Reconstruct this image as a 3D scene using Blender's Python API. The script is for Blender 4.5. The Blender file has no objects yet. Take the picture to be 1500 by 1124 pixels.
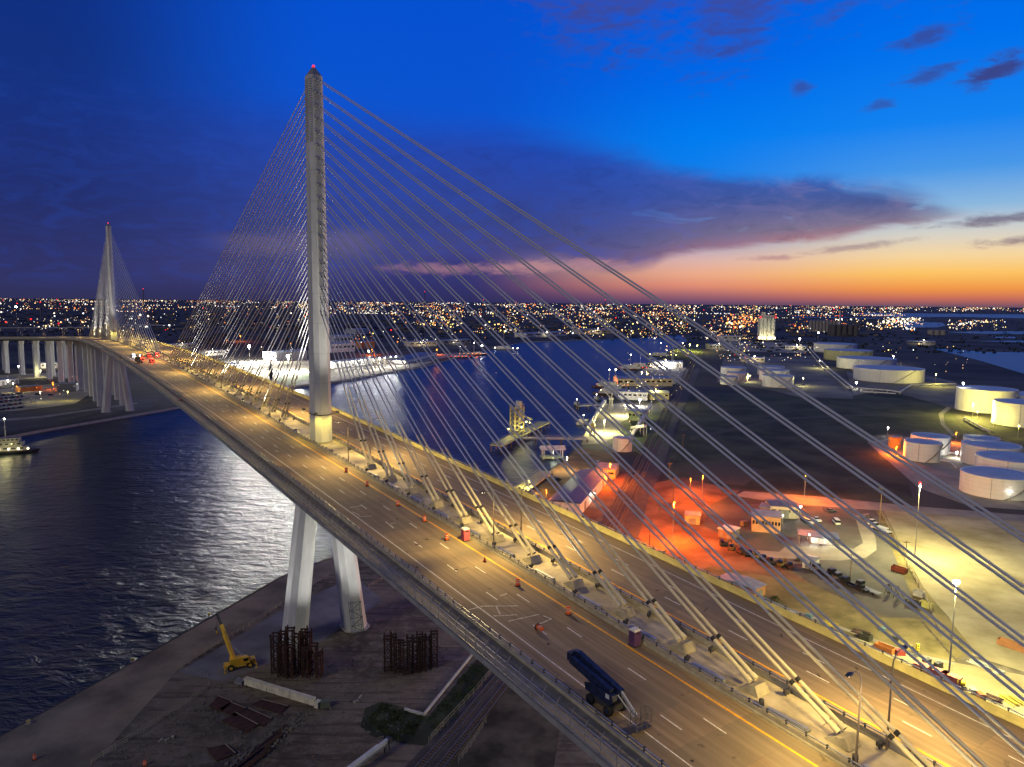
import bpy, math, random
import numpy as np
from mathutils import Vector, Matrix
from mathutils.geometry import tessellate_polygon
random.seed(7)
S = bpy.context.scene
COL = S.collection
R = math.radians

# ------------------------------------------------------------------ camera
cam = bpy.data.objects.new('camera', bpy.data.cameras.new('camera'))
COL.objects.link(cam)
cam.data.sensor_fit = 'HORIZONTAL'
cam.data.sensor_width = 36.0
cam.data.lens = 36.0 * 1066.0 / 1500.0
cam.data.clip_start = 0.5
cam.data.clip_end = 90000
cam.location = (0, 0, 98)
PITCH = math.atan(120 / 1066.0)
ROLL = math.atan(14 / 1500.0)
cam.matrix_world = (Matrix.Translation((0, 0, 98)) @ Matrix.Rotation(R(90) - PITCH, 4, 'X')
                    @ Matrix.Rotation(ROLL, 4, 'Z'))
S.camera = cam

# ------------------------------------------------------------------ view + render
S.view_settings.view_transform = 'Standard'
S.view_settings.look = 'None'
S.view_settings.exposure = 0.0
S.view_settings.gamma = 1.0
S.view_settings.use_curve_mapping = False
cy = S.cycles
cy.use_denoising = True
cy.denoiser = 'OPENIMAGEDENOISE'
cy.max_bounces = 4
cy.diffuse_bounces = 2
cy.glossy_bounces = 3
cy.transmission_bounces = 2
cy.transparent_max_bounces = 8
cy.sample_clamp_indirect = 0.7
cy.use_adaptive_sampling = False
cy.light_sampling_threshold = 0.0
cy.caustics_reflective = False
cy.caustics_refractive = False
cy.use_light_tree = True


def lin(c):
    return tuple(((x / 255) / 12.92 if x / 255 <= 0.04045 else ((x / 255 + 0.055) / 1.055) ** 2.4) for x in c)


# ------------------------------------------------------------------ dusk sky
W = bpy.data.worlds.new('World')
S.world = W
W.use_nodes = True
nt = W.node_tree
for nd in list(nt.nodes):
    nt.nodes.remove(nd)


class NT:
    """tiny helper for node graphs"""
    def __init__(s, tree): s.t = tree

    def n(s, typ, **kw):
        o = s.t.nodes.new(typ)
        for k, v in kw.items(): setattr(o, k, v)
        return o

    def link(s, a, b): s.t.links.new(a, b)

    def put(s, sock, v):
        if hasattr(v, 'node'): s.link(v, sock)
        else: sock.default_value = v

    def m(s, op, a, b=0.0, c=0.0, clamp=False):
        o = s.n('ShaderNodeMath', operation=op, use_clamp=clamp)
        s.put(o.inputs[0], a); s.put(o.inputs[1], b); s.put(o.inputs[2], c)
        return o.outputs[0]

    def mr(s, v, a, b, c=0.0, d=1.0, smooth=True):
        o = s.n('ShaderNodeMapRange', interpolation_type='SMOOTHSTEP' if smooth else 'LINEAR')
        s.put(o.inputs[0], v)
        for i, x in enumerate((a, b, c, d)): s.put(o.inputs[i + 1], x)
        return o.outputs[0]

    def ramp(s, v, stops):
        o = s.n('ShaderNodeValToRGB')
        e = o.color_ramp.elements
        e[0].position, e[0].color = stops[0][0], (*stops[0][1], 1)
        e[1].position, e[1].color = stops[-1][0], (*stops[-1][1], 1)
        for p, c in stops[1:-1]:
            k = e.new(p); k.color = (*c, 1)
        s.put(o.inputs[0], v)
        return o.outputs[0]

    def mix(s, f, a, b, mode='MIX'):
        o = s.n('ShaderNodeMix', data_type='RGBA', blend_type=mode)
        s.put(o.inputs[0], f)
        s.put(o.inputs[6], a if hasattr(a, 'node') else (*a, 1))
        s.put(o.inputs[7], b if hasattr(b, 'node') else (*b, 1))
        return o.outputs[2]

    def noise(s, vec, scale, detail=4, rough=0.55, dist=0.0):
        o = s.n('ShaderNodeTexNoise')
        if vec is not None: s.link(vec, o.inputs['Vector'])
        o.inputs['Scale'].default_value = scale
        o.inputs['Detail'].default_value = detail
        o.inputs['Roughness'].default_value = rough
        o.inputs['Distortion'].default_value = dist
        return o.outputs[0]

    def curve(s, v, pts, lo, hi):
        o = s.n('ShaderNodeFloatCurve')
        c = o.mapping.curves[0]
        P = [((x - lo) / (hi - lo), y / 30.0) for x, y in pts]
        c.points[0].location = P[0]; c.points[1].location = P[-1]
        for p in P[1:-1]: c.points.new(*p)
        o.mapping.update()
        s.put(o.inputs[1], s.mr(v, lo, hi, 0, 1, False))
        return s.m('MULTIPLY', o.outputs[0], 30.0)


w = NT(nt)
tc = w.n('ShaderNodeTexCoord')
sep = w.n('ShaderNodeSeparateXYZ')
w.link(tc.outputs['Generated'], sep.inputs[0])
el = w.m('MULTIPLY', w.m('ARCSINE', sep.outputs[2]), 57.2958)
az = w.m('MULTIPLY', w.m('ARCTAN2', sep.outputs[0], sep.outputs[1]), 57.2958)
# the sky is symmetrical about the azimuth where the sun went down (40 degrees)
azw = w.m('ABSOLUTE', w.m('WRAP', w.m('SUBTRACT', az, 40.0), 180.0, -180.0))
ae = w.m('SUBTRACT', 40.0, azw)          # 40 at the sunset, falling away on both sides
cmb = w.n('ShaderNodeCombineXYZ')
w.put(cmb.inputs[0], w.m('MULTIPLY', ae, 0.35)); w.put(cmb.inputs[1], el)
warp = w.noise(cmb.outputs[0], 0.32, 6, 0.62, 0.6)
warp2 = w.noise(cmb.outputs[0], 0.11, 3, 0.5, 0.3)
wv = w.m('ADD', w.m('MULTIPLY', w.m('SUBTRACT', warp, 0.5), 3.0), w.m('MULTIPLY', w.m('SUBTRACT', warp2, 0.5), 2.0))
e01 = w.m('DIVIDE', w.m('MAXIMUM', el, 0.0), 60.0, clamp=True)


def col_ramp(st):
    return w.ramp(e01, [(a / 60.0, lin(c)) for a, c in st])


c_right = col_ramp([(0, (120, 84, 100)), (0.45, (196, 108, 92)), (1.1, (240, 148, 72)), (2.2, (253, 196, 100)), (3.4, (246, 214, 160)),
                    (4.8, (214, 210, 200)), (6.6, (140, 184, 222)), (9, (72, 152, 232)), (12, (20, 130, 240)), (17, (0, 112, 236)), (24, (0, 92, 222)), (40, (0, 82, 208)), (60, (4, 66, 180))])
c_mid = col_ramp([(0, (96, 70, 104)), (0.6, (160, 100, 112)), (1.3, (224, 140, 116)), (2.2, (236, 170, 138)), (3.2, (220, 178, 172)),
                  (5, (120, 150, 200)), (8, (20, 128, 232)), (12, (0, 124, 240)), (16, (0, 104, 232)), (22, (0, 86, 218)), (40, (0, 80, 206)), (60, (4, 64, 176))])
c_lmid = col_ramp([(0, (46, 46, 92)), (1.5, (52, 52, 110)), (3, (58, 58, 122)), (5, (50, 62, 142)), (9, (36, 78, 180)), (14, (12, 84, 208)), (22, (4, 80, 208)), (40, (4, 70, 190)), (60, (4, 60, 170))])
c_left = col_ramp([(0, (50, 50, 88)), (2, (48, 52, 102)), (4, (46, 54, 110)), (7, (32, 48, 112)), (12, (22, 48, 118)), (22, (12, 48, 136)), (36, (10, 34, 96)), (60, (8, 22, 58))])
clear = w.mix(w.mr(ae, -32, -13), c_left, c_lmid)
clear = w.mix(w.mr(ae, -4, 15), clear, c_mid)
clear = w.mix(w.mr(ae, 12, 30), clear, c_right)
# the long cloud bank lying over the harbour
top = w.curve(ae, [(-60, 16), (-30, 15), (-10, 13.6), (0, 13.0), (10.6, 10.8), (18, 9.4), (25, 8.6), (29, 7.8), (31.5, 6.6), (33, 6.3), (40, 6.2)], -60, 40)
bot = w.curve(ae, [(-60, 0.5), (-30, 0.5), (-12, 1.6), (-4, 3.0), (3, 3.1), (6, 2.4), (8.5, 2.2), (13, 3.4), (18, 4.1), (25, 4.8), (29, 5.3), (31.5, 6.0), (33, 6.3), (40, 6.2)], -60, 40)
ew = w.m('ADD', el, w.m('MULTIPLY', wv, w.mr(el, 0.5, 6, 0.16, 0.85)))
soft_t = w.mr(ae, -30, 20, 5.5, 1.3)
d_top = w.m('DIVIDE', w.m('SUBTRACT', top, ew), soft_t)
d_bot = w.m('DIVIDE', w.m('SUBTRACT', ew, bot), w.mr(ae, -20, 20, 2.4, 0.7))
bank = w.m('MULTIPLY', w.mr(d_top, -0.35, 0.75), w.mr(d_bot, -0.3, 0.8))
bank = w.m('MULTIPLY', bank, w.mr(ae, 27, 33.5, 1, 0))
streak = w.noise(cmb.outputs[0], 0.55, 5, 0.6, 0.8)
bank = w.m('MULTIPLY', bank, w.m('MINIMUM', w.m('ADD', w.mr(streak, 0.26, 0.56), w.mr(ae, 14, 2, 0.62, 1.0)), 1.0))
hgt = w.m('DIVIDE', w.m('SUBTRACT', el, bot), w.m('MAXIMUM', w.m('SUBTRACT', top, bot), 0.5), clamp=True)
b_l = w.ramp(hgt, [(0, lin((74, 72, 126))), (0.3, lin((56, 68, 136))), (1, lin((24, 70, 180)))])
b_r = w.ramp(hgt, [(0, lin((176, 118, 124))), (0.22, lin((124, 108, 134))), (0.6, lin((72, 84, 144))), (1, lin((50, 92, 178)))])
bcol = w.mix(w.mr(ae, 0, 22), b_l, b_r)
bcol = w.mix(w.mr(ae, -34, -12), w.ramp(hgt, [(0, lin((52, 52, 98))), (0.4, lin((36, 46, 104))), (1, lin((18, 52, 140)))]), bcol)
tex = w.noise(cmb.outputs[0], 0.8, 7, 0.65, 1.2)
bcol = w.mix(w.m('MULTIPLY', w.mr(tex, 0.42, 0.72, 0, 0.34), w.mr(ae, -30, 6, .75, 1)), bcol, w.mix(w.mr(ae, 5, 26), lin((40, 80, 190)), lin((150, 128, 156))))
bcol = w.mix(w.m('MULTIPLY', w.mr(tex, 0.48, 0.25, 0, 0.35), w.mr(ae, -30, 6, .75, 1)), bcol, w.mix(w.mr(ae, 5, 26), lin((34, 48, 116)), lin((66, 64, 108))))
skyc = w.mix(w.m('MULTIPLY', bank, w.mr(ae, -35, 0, 0.72, 0.93)), clear, bcol)
# small separate clouds (azimuth, elevation, half width, half height, slant, weight)
frag = w.noise(cmb.outputs[0], 1.1, 5, 0.6, 0.5)
frag2 = w.noise(cmb.outputs[0], 3.2, 5, 0.65, 0.8)
fragm = w.m('ADD', w.m('MULTIPLY', w.m('SUBTRACT', frag, 0.5), 2.6), w.m('MULTIPLY', w.m('SUBTRACT', frag2, 0.5), 0.9))
tot = None
for a0, e0, hw, hh, sl, wt in [(7.4, 23.0, 7.0, 5.4, 0.0, .85), (20, 23.6, 13, 4.6, 0.04, .9), (16.8, 21.0, 4.4, 4.2, .55, .8), (28.5, 17.2, 2.2, 0.75, 0.12, .8),
                               (28.6, 14.9, 2.2, 0.65, 0.12, .75), (32.2, 14.6, 2.3, 0.8, 0.22, 1.0), (20.6, 14.9, 0.8, 0.6, 0, .7), (25.6, 13.3, 1.2, .4, .1, .6),
                               (33.6, 5.6, 5.0, .42, 0.03, .9), (36, 4.2, 4.0, .34, 0.03, .85), (19.6, 3.35, 2.3, .22, 0.0, .8), (6, 17.9, 1.0, .5, 0, .35), (2.0, 2.7, 7.5, .55, .03, .8), (-5, 2.5, 5, .5, .02, .5), (24.6, 4.0, 4.0, .3, .12, .6)]:
    dx = w.m('DIVIDE', w.m('SUBTRACT', ae, a0), hw)
    dy = w.m('DIVIDE', w.m('SUBTRACT', w.m('SUBTRACT', el, e0), w.m('MULTIPLY', w.m('SUBTRACT', ae, a0), sl)), hh)
    rr = w.m('SQRT', w.m('ADD', w.m('MULTIPLY', dx, dx), w.m('MULTIPLY', dy, dy)))
    rr = w.m('ADD', rr, fragm)
    g = w.m('MULTIPLY', w.mr(rr, 1.25, 0.05), wt)
    tot = g if tot is None else w.m('MAXIMUM', tot, g)
ccol = w.ramp(w.m('DIVIDE', el, 24.0, clamp=True), [(0, lin((190, 130, 130))), (0.13, lin((196, 144, 146))), (0.17, lin((130, 104, 122))), (0.24, lin((108, 100, 126))), (0.5, lin((62, 62, 122))), (0.7, lin((58, 62, 124))), (1, lin((74, 76, 138)))])
skyc = w.mix(w.m('MULTIPLY', tot, 0.9), skyc, ccol)
# a faint bright veil on the dark side
veil = w.m('MULTIPLY', w.mr(w.m('ABSOLUTE', w.m('SUBTRACT', ew, 4.3)), 1.3, 0.1), w.m('MULTIPLY', w.mr(ae, -24, -18), w.mr(ae, -8, -13)))
skyc = w.mix(w.m('MULTIPLY', veil, 0.42), skyc, lin((120, 108, 140)))
below = w.mr(el, -0.6, -0.05)
skyc = w.mix(below, lin((30, 28, 44)), skyc)
bg = w.n('ShaderNodeBackground')
w.link(skyc, bg.inputs[0])
bg.inputs[1].default_value = 1.0
wo = w.n('ShaderNodeOutputWorld')
w.link(bg.outputs[0], wo.inputs[0])
W.cycles.sampling_method = 'NONE'

# the one weak, broad light of the dusk, low from behind the camera as the shadows in the yard show
sun = bpy.data.objects.new('sun', bpy.data.lights.new('sun', 'SUN'))
COL.objects.link(sun)
sun.data.energy = 0.72
sun.data.angle = R(16)
sun.data.color = (1.0, 0.91, 0.74)
sun.rotation_euler = Vector((0.58, 0.62, -0.53)).to_track_quat('-Z', 'Y').to_euler()

# ------------------------------------------------------------------ materials
MATS = {}


def M(name, col, rough=0.75, metal=0.0, var=0.18, scale=0.4, bump=0.0, col2=None, stretch=(1, 1, 1), detail=5, spec=0.4, contrast=(0.3, 0.7)):
    if name in MATS: return MATS[name]
    m = bpy.data.materials.new(name); m.use_nodes = True
    t = NT(m.node_tree); bs = m.node_tree.nodes['Principled BSDF']
    bs.inputs['Roughness'].default_value = rough
    bs.inputs['Metallic'].default_value = metal
    bs.inputs['Specular IOR Level'].default_value = spec
    c = t.n('ShaderNodeTexCoord'); mp = t.n('ShaderNodeMapping')
    t.link(c.outputs['Object'], mp.inputs[0]); mp.inputs['Scale'].default_value = stretch
    nz = t.noise(mp.outputs[0], scale, detail, 0.6)
    f = t.mr(nz, contrast[0], contrast[1])
    lo = tuple(x * (1 - var) for x in col); hi = col2 if col2 else tuple(min(1, x * (1 + var)) for x in col)
    t.link(t.mix(f, lo, hi), bs.inputs['Base Color'])
    if bump:
        b = t.n('ShaderNodeBump'); b.inputs['Strength'].default_value = bump; b.inputs['Distance'].default_value = 0.05
        t.link(t.noise(mp.outputs[0], scale * 6, 4), b.inputs['Height']); t.link(b.outputs[0], bs.inputs['Normal'])
    MATS[name] = m
    return m


def EM(name, col, strength, sample=False):
    if name in MATS: return MATS[name]
    m = bpy.data.materials.new(name); m.use_nodes = True
    bs = m.node_tree.nodes['Principled BSDF']
    bs.inputs['Base Color'].default_value = (0.02, 0.02, 0.02, 1)
    bs.inputs['Emission Color'].default_value = (*col, 1)
    bs.inputs['Emission Strength'].default_value = strength
    m.cycles.emission_sampling = 'FRONT_BACK' if sample else 'NONE'
    MATS[name] = m
    return m


concrete = M('concrete', (0.40, 0.385, 0.35), 0.85, var=0.16, scale=0.5, bump=0.1, stretch=(1, 1, 0.35))
pylon_m = M('pylon_concrete', (0.48, 0.485, 0.48), 0.85, var=0.14, scale=0.35, bump=0.08, stretch=(1, 1, 0.25))
barrier_m = M('barrier_concrete', (0.36, 0.32, 0.23), 0.85, var=0.2, scale=0.8)
white_paint = M('road_white', (0.72, 0.70, 0.64), 0.6, var=0.25, scale=2)
yellow_paint = M('road_yellow', (0.80, 0.38, 0.012), 0.6, var=0.2, scale=2)
stay_m = M('stay_sheath', (0.44, 0.45, 0.49), 0.6, var=0.05, scale=0.3, spec=0.5)
lit_pipe_m = M('guide_pipe', (0.62, 0.55, 0.36), 0.45, var=0.06, scale=0.5)  # cream of the floodlit pipes is put into this colour
black_m = M('black_rubber', (0.02, 0.02, 0.022), 0.7)
dark_steel = M('dark_steel', (0.07, 0.07, 0.075), 0.55, metal=0.4)
galv = M('galvanised_steel', (0.36, 0.37, 0.38), 0.45, metal=0.6)
rust = M('rusted_steel', (0.045, 0.021, 0.014), 0.85, var=0.4, scale=1.2)
tank_white = M('tank_white', (0.66, 0.65, 0.61), 0.55, var=0.06, scale=0.25, stretch=(1, 1, 0.4))
def plate_m(name, col):
    m = bpy.data.materials.new(name); m.use_nodes = True
    t = NT(m.node_tree); bs = m.node_tree.nodes['Principled BSDF']; bs.inputs['Roughness'].default_value = 0.55
    c = t.n('ShaderNodeTexCoord'); sp = t.n('ShaderNodeSeparateXYZ'); t.link(c.outputs['Object'], sp.inputs[0])
    mp = t.n('ShaderNodeMapping'); t.link(c.outputs['Object'], mp.inputs[0]); mp.inputs['Scale'].default_value = (1, 1, 0.07)
    st = t.noise(mp.outputs[0], 0.55, 7, 0.65)
    big = t.noise(c.outputs['Object'], 0.12, 4)
    b_ = t.mix(t.mr(st, 0.48, 0.8, 0, 0.4), col, tuple(x * y for x, y in zip(col, (0.66, 0.56, 0.44))))
    b_ = t.mix(t.mr(big, 0.35, 0.7, 0, 0.25), b_, tuple(x * .72 for x in col))
    ln = t.m('ABSOLUTE', t.m('SUBTRACT', t.m('FRACT', t.m('DIVIDE', sp.outputs[2], 2.4)), 0.5))
    b_ = t.mix(t.mr(ln, 0.465, 0.49, 0, 0.45), b_, tuple(x * .35 for x in col))
    an = t.m('FRACT', t.m('MULTIPLY', t.m('ARCTAN2', sp.outputs[1], sp.outputs[0]), 4.6))
    b_ = t.mix(t.mr(t.m('ABSOLUTE', t.m('SUBTRACT', an, 0.5)), 0.485, 0.497, 0, 0.3), b_, tuple(x * .35 for x in col))
    t.link(b_, bs.inputs['Base Color'])
    MATS[name] = m
    return m


tank_white = plate_m('tank_plates', (0.74, 0.73, 0.69))
tank_roof = M('tank_roof', (0.36, 0.40, 0.46), 0.5, var=0.12, scale=0.1)
roof_blue = M('blue_metal_roof', (0.07, 0.10, 0.17), 0.5, var=0.2, scale=0.3)
roof_grey = M('grey_metal_roof', (0.25, 0.27, 0.30), 0.5, var=0.2, scale=0.3)
wall_tan = M('tan_wall', (0.48, 0.42, 0.32), 0.8)
wall_white = M('white_wall', (0.62, 0.61, 0.58), 0.8)
wall_brown = M('brown_wall', (0.22, 0.14, 0.10), 0.8)
glass_dark = M('dark_glass', (0.015, 0.018, 0.022), 0.12, var=0.05, spec=0.6)
wood = M('weathered_wood', (0.16, 0.11, 0.07), 0.9, var=0.3, scale=1.5)
orange_pl = M('orange_plastic', (0.75, 0.11, 0.015), 0.5, var=0.08)
foliage = M('foliage', (0.035, 0.055, 0.018), 0.9, var=0.45, scale=0.6)
tyre = M('tyre', (0.02, 0.02, 0.02), 0.9)

# ------------------------------------------------------------------ mesh helpers


class MB:
    def __init__(s): s.v = []; s.f = []

    def add(s, vs, fs):
        o = len(s.v); s.v += [tuple(v) for v in vs]; s.f += [tuple(i + o for i in f) for f in fs]; return s

    def box(s, c, d, rz=0.0):
        x, y, z = d[0] / 2, d[1] / 2, d[2] / 2
        ca, sa = math.cos(rz), math.sin(rz)
        vs = []
        for k in (-z, z):
            for i, j in ((-x, -y), (x, -y), (x, y), (-x, y)):
                vs.append((c[0] + i * ca - j * sa, c[1] + i * sa + j * ca, c[2] + k))
        return s.add(vs, [(3, 2, 1, 0), (4, 5, 6, 7), (0, 1, 5, 4), (1, 2, 6, 5), (2, 3, 7, 6), (3, 0, 4, 7)])

    def bar(s, p, q, wd, hg=None):
        hg = hg or wd
        p = Vector(p); q = Vector(q); a = (q - p).normalized()
        u = a.cross(Vector((0, 0, 1)))
        if u.length < 1e-3: u = Vector((1, 0, 0))
        u.normalize(); v = u.cross(a).normalized()
        u *= wd / 2; v *= hg / 2
        vs = [p - u - v, p + u - v, p + u + v, p - u + v, q - u - v, q + u - v, q + u + v, q - u + v]
        return s.add(vs, [(0, 1, 2, 3), (7, 6, 5, 4), (4, 5, 1, 0), (5, 6, 2, 1), (6, 7, 3, 2), (7, 4, 0, 3)])

    def tube(s, p, q, r0, r1=None, n=8):
        r1 = r0 if r1 is None else r1
        p = Vector(p); q = Vector(q); a = (q - p).normalized()
        u = a.cross(Vector((0, 0, 1)))
        if u.length < 1e-3: u = Vector((1, 0, 0))
        u.normalize(); v = a.cross(u)
        vs = []
        for c, r in ((p, r0), (q, r1)):
            for i in range(n):
                t = 2 * math.pi * i / n
                vs.append(c + u * math.cos(t) * r + v * math.sin(t) * r)
        fs = [(i, (i + 1) % n, n + (i + 1) % n, n + i) for i in range(n)]
        fs += [tuple(range(n - 1, -1, -1)), tuple(range(n, 2 * n))]
        return s.add(vs, fs)

    def long_tube(s, p, q, r, n=8, step=5.0):   # a long tube made of short rings
        p = Vector(p); q = Vector(q); a = (q - p).normalized()
        u = a.cross(Vector((0, 0, 1))).normalized(); v = a.cross(u)
        k = max(1, int((q - p).length / step))
        return s.loft([[p.lerp(q, i / k) + u * math.cos(2 * math.pi * j / n) * r + v * math.sin(2 * math.pi * j / n) * r for j in range(n)] for i in range(k + 1)])

    def path(s, pts, r, n=6):
        for a, b in zip(pts, pts[1:]): s.tube(a, b, r, r, n)
        return s

    def lathe(s, c, prof, n=24):
        vs = []
        for r, z in prof:
            for i in range(n):
                t = 2 * math.pi * i / n
                vs.append((c[0] + r * math.cos(t), c[1] + r * math.sin(t), c[2] + z))
        fs = []
        for k in range(len(prof) - 1):
            for i in range(n):
                j = (i + 1) % n
                fs.append((k * n + i, k * n + j, (k + 1) * n + j, (k + 1) * n + i))
        fs += [tuple(range(n - 1, -1, -1)), tuple(range((len(prof) - 1) * n, len(prof) * n))]
        return s.add(vs, fs)

    def prism(s, poly, z0, z1):
        k = len(poly)
        vs = [(x, y, z0) for x, y in poly] + [(x, y, z1) for x, y in poly]
        fs = [tuple(range(k - 1, -1, -1)), tuple(range(k, 2 * k))] + [(i, (i + 1) % k, k + (i + 1) % k, k + i) for i in range(k)]
        return s.add(vs, fs)

    def loft(s, rings, caps=True):
        k = len(rings[0])
        vs = [v for r in rings for v in r]
        fs = []
        for a in range(len(rings) - 1):
            for i in range(k):
                j = (i + 1) % k
                fs.append((a * k + i, a * k + j, (a + 1) * k + j, (a + 1) * k + i))
        if caps: fs += [tuple(range(k - 1, -1, -1)), tuple(range((len(rings) - 1) * k, len(rings) * k))]
        return s.add(vs, fs)

    def side(s, prof, y0, y1):   # profile in x,z pulled along y
        k = len(prof)
        vs = [(x, y0, z) for x, z in prof] + [(x, y1, z) for x, z in prof]
        fs = [tuple(range(k)), tuple(range(2 * k - 1, k - 1, -1))] + [(k + i, k + (i + 1) % k, (i + 1) % k, i) for i in range(k)]
        return s.add(vs, fs)

    def ball(s, c, r, n=8):
        return s.lathe(c, [(r * max(0.02, math.sin(math.pi * i / n)), -r * math.cos(math.pi * i / n)) for i in range(n + 1)], n + 2)

    def octa(s, c, r):
        x, y, z = c
        return s.add([(x + r, y, z), (x - r, y, z), (x, y + r, z), (x, y - r, z), (x, y, z + r), (x, y, z - r)],
                     [(0, 2, 4), (2, 1, 4), (1, 3, 4), (3, 0, 4), (2, 0, 5), (1, 2, 5), (3, 1, 5), (0, 3, 5)])

    def mesh(s, name, mat, smooth=False):
        me = bpy.data.meshes.new(name)
        me.from_pydata(s.v, [], s.f)
        if mat: me.materials.append(mat)
        if smooth:
            me.polygons.foreach_set('use_smooth', [True] * len(me.polygons))
            me.set_sharp_from_angle(angle=R(40))
        me.update()
        return me

    def build(s, name, mat, parent=None, smooth=False):
        return obj(name, s.mesh(name, mat, smooth), parent)


def obj(name, me, parent=None, loc=None, rz=None):
    o = bpy.data.objects.new(name, me); COL.objects.link(o)
    if parent: o.parent = parent
    if loc is not None: o.location = loc
    if rz is not None: o.rotation_euler[2] = rz
    return o


def empty(name, loc, rz=0.0):
    o = bpy.data.objects.new(name, None); COL.objects.link(o)
    o.location = loc; o.rotation_euler[2] = rz; o.empty_display_size = 0.5
    return o


def tag(o, label=None, cat=None, group=None, kind=None):
    if label: o['label'] = label
    if cat: o['category'] = cat
    if group: o['group'] = group
    if kind: o['kind'] = kind
    return o


def copy_tree(o, loc=None, rz=None, parent=None):
    c = o.copy(); COL.objects.link(c); c.parent = parent
    if loc is not None: c.location = loc
    if rz is not None: c.rotation_euler[2] = rz
    for ch in list(o.children): copy_tree(ch, parent=c)
    return c


def lamp(parent, typ, loc, power, col, aim=None, angle=150, blend=0.6, size=0.4):
    l = bpy.data.lights.new('lamp_light', typ)
    l.energy = power; l.color = col; l.shadow_soft_size = size
    o = bpy.data.objects.new('lamp_light', l); COL.objects.link(o)
    o.parent = parent; o.location = loc
    if typ == 'SPOT':
        l.spot_size = R(angle); l.spot_blend = blend
        a = Vector(aim or (0, 0, -1))
        o.rotation_euler = a.to_track_quat('-Z', 'Y').to_euler()
    return o


def v3(p, z=0.0): return (p[0], p[1], z)


SHEETS = [0]


def sheet(name, poly, z, mat, parent=None, kind='structure'):
    SHEETS[0] += 1          # every sheet lies on a level of its own
    if z > 0: z += 0.004 * SHEETS[0]
    tri = tessellate_polygon([[Vector((x, y, 0)) for x, y in poly]])
    mb = MB(); mb.add([(x, y, z) for x, y in poly], tri)
    o = mb.build(name, mat, parent)
    me = o.data
    if me.polygons and me.polygons[0].normal.z < 0: me.flip_normals()
    if kind: tag(o, kind=kind)
    return o


# ------------------------------------------------------------------ ground and water
ground_m = M('ground_earth', (0.125, 0.10, 0.075), 0.95, var=0.5, scale=0.045, col2=(0.23, 0.19, 0.145), detail=12, bump=.5)
far_m = M('ground_dark', (0.045, 0.042, 0.034), 0.95, var=0.6, scale=0.006, detail=12, col2=(0.09, 0.08, 0.065))
apron_m = M('quay_concrete', (0.205, 0.165, 0.108), 0.9, var=0.45, scale=0.06, detail=12)
grass_m = M('grass_dark', (0.026, 0.042, 0.014), 0.95, var=0.65, scale=0.03, detail=12, col2=(0.075, 0.08, 0.04))
drygrass_m = M('grass_dry', (0.13, 0.115, 0.035), 0.95, var=0.4, scale=0.08, detail=9, col2=(0.24, 0.19, 0.08))
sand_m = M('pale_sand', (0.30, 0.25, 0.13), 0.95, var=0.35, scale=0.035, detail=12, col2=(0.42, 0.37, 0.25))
road_m = M('pale_road', (0.24, 0.22, 0.19), 0.9, var=0.2, scale=0.1, detail=8)
yard_m = M('asphalt_yard', (0.085, 0.08, 0.075), 0.9, var=0.3, scale=0.06, detail=9)
dirt_m = M('red_dirt', (0.16, 0.075, 0.035), 0.95, var=0.5, scale=0.07, detail=12, col2=(0.27, 0.14, 0.07))
ballast_m = M('ballast', (0.075, 0.068, 0.062), 0.95, var=0.3, scale=0.3, detail=8)
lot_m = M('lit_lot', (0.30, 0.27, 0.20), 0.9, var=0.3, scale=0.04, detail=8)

m = bpy.data.materials.new('yard_earth'); m.use_nodes = True
t = NT(m.node_tree); bs = m.node_tree.nodes['Principled BSDF']; bs.inputs['Roughness'].default_value = 0.95; bs.inputs['Specular IOR Level'].default_value = .15
c = t.n('ShaderNodeTexCoord'); mp = t.n('ShaderNodeMapping'); t.link(c.outputs['Object'], mp.inputs[0])
mp.inputs['Rotation'].default_value = (0, 0, R(-62)); mp.inputs['Scale'].default_value = (0.08, 1, 1)
big = t.noise(c.outputs['Object'], 0.035, 8, .6, .5); mid = t.noise(c.outputs['Object'], 0.3, 8, .65, .4); fin = t.noise(c.outputs['Object'], 2.6, 6, .7); rut = t.noise(mp.outputs[0], 0.55, 6, .6, .6)
bc = t.mix(t.mr(big, .35, .65), (0.075, 0.062, 0.048), (0.20, 0.165, 0.12))
bc = t.mix(t.mr(mid, .42, .7, 0, .65), bc, (0.25, 0.21, 0.16))
bc = t.mix(t.mr(rut, .52, .62, 0, .6), bc, (0.055, 0.045, 0.036))
bc = t.mix(t.mr(fin, .55, .75, 0, .55), bc, (0.30, 0.26, 0.21))
bc = t.mix(t.mr(fin, .42, .3, 0, .5), bc, (0.035, 0.03, 0.025))
t.link(bc, bs.inputs['Base Color'])
bp = t.n('ShaderNodeBump'); bp.inputs['Strength'].default_value = .8; bp.inputs['Distance'].default_value = .25
t.link(t.m('ADD', mid, t.m('MULTIPLY', fin, .4)), bp.inputs['Height']); t.link(bp.outputs[0], bs.inputs['Normal'])
ground_m = m

near_shore = [(-640, -1500), (-114.3,153.5), (-102.5,186.6), (-81.9,249.4), (-18, 352), (4.5,375.2), (17.1,404.5), (27.3,432.7), (47.1,495.0), (56.5,551.7), (88.4,695.4), (156.9,974.0), (333.2,1526.0), (454.8,1891.6)]
far_shore = [(538.4,2305.4), (237.2,1955.7), (24.2,1786.2), (-67.7,1428.9), (-133.5,1088.5), (-208.4,883.0), (-250.3,815.3), (-314.7,626.5), (-348.3,539.0), (-358.7,502.5), (-395, 380), (-900, -1500)]
hole = near_shore + far_shore
outer = [(-40000, -1500), (40000, -1500), (40000, 60000), (-40000, 60000)]
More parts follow.
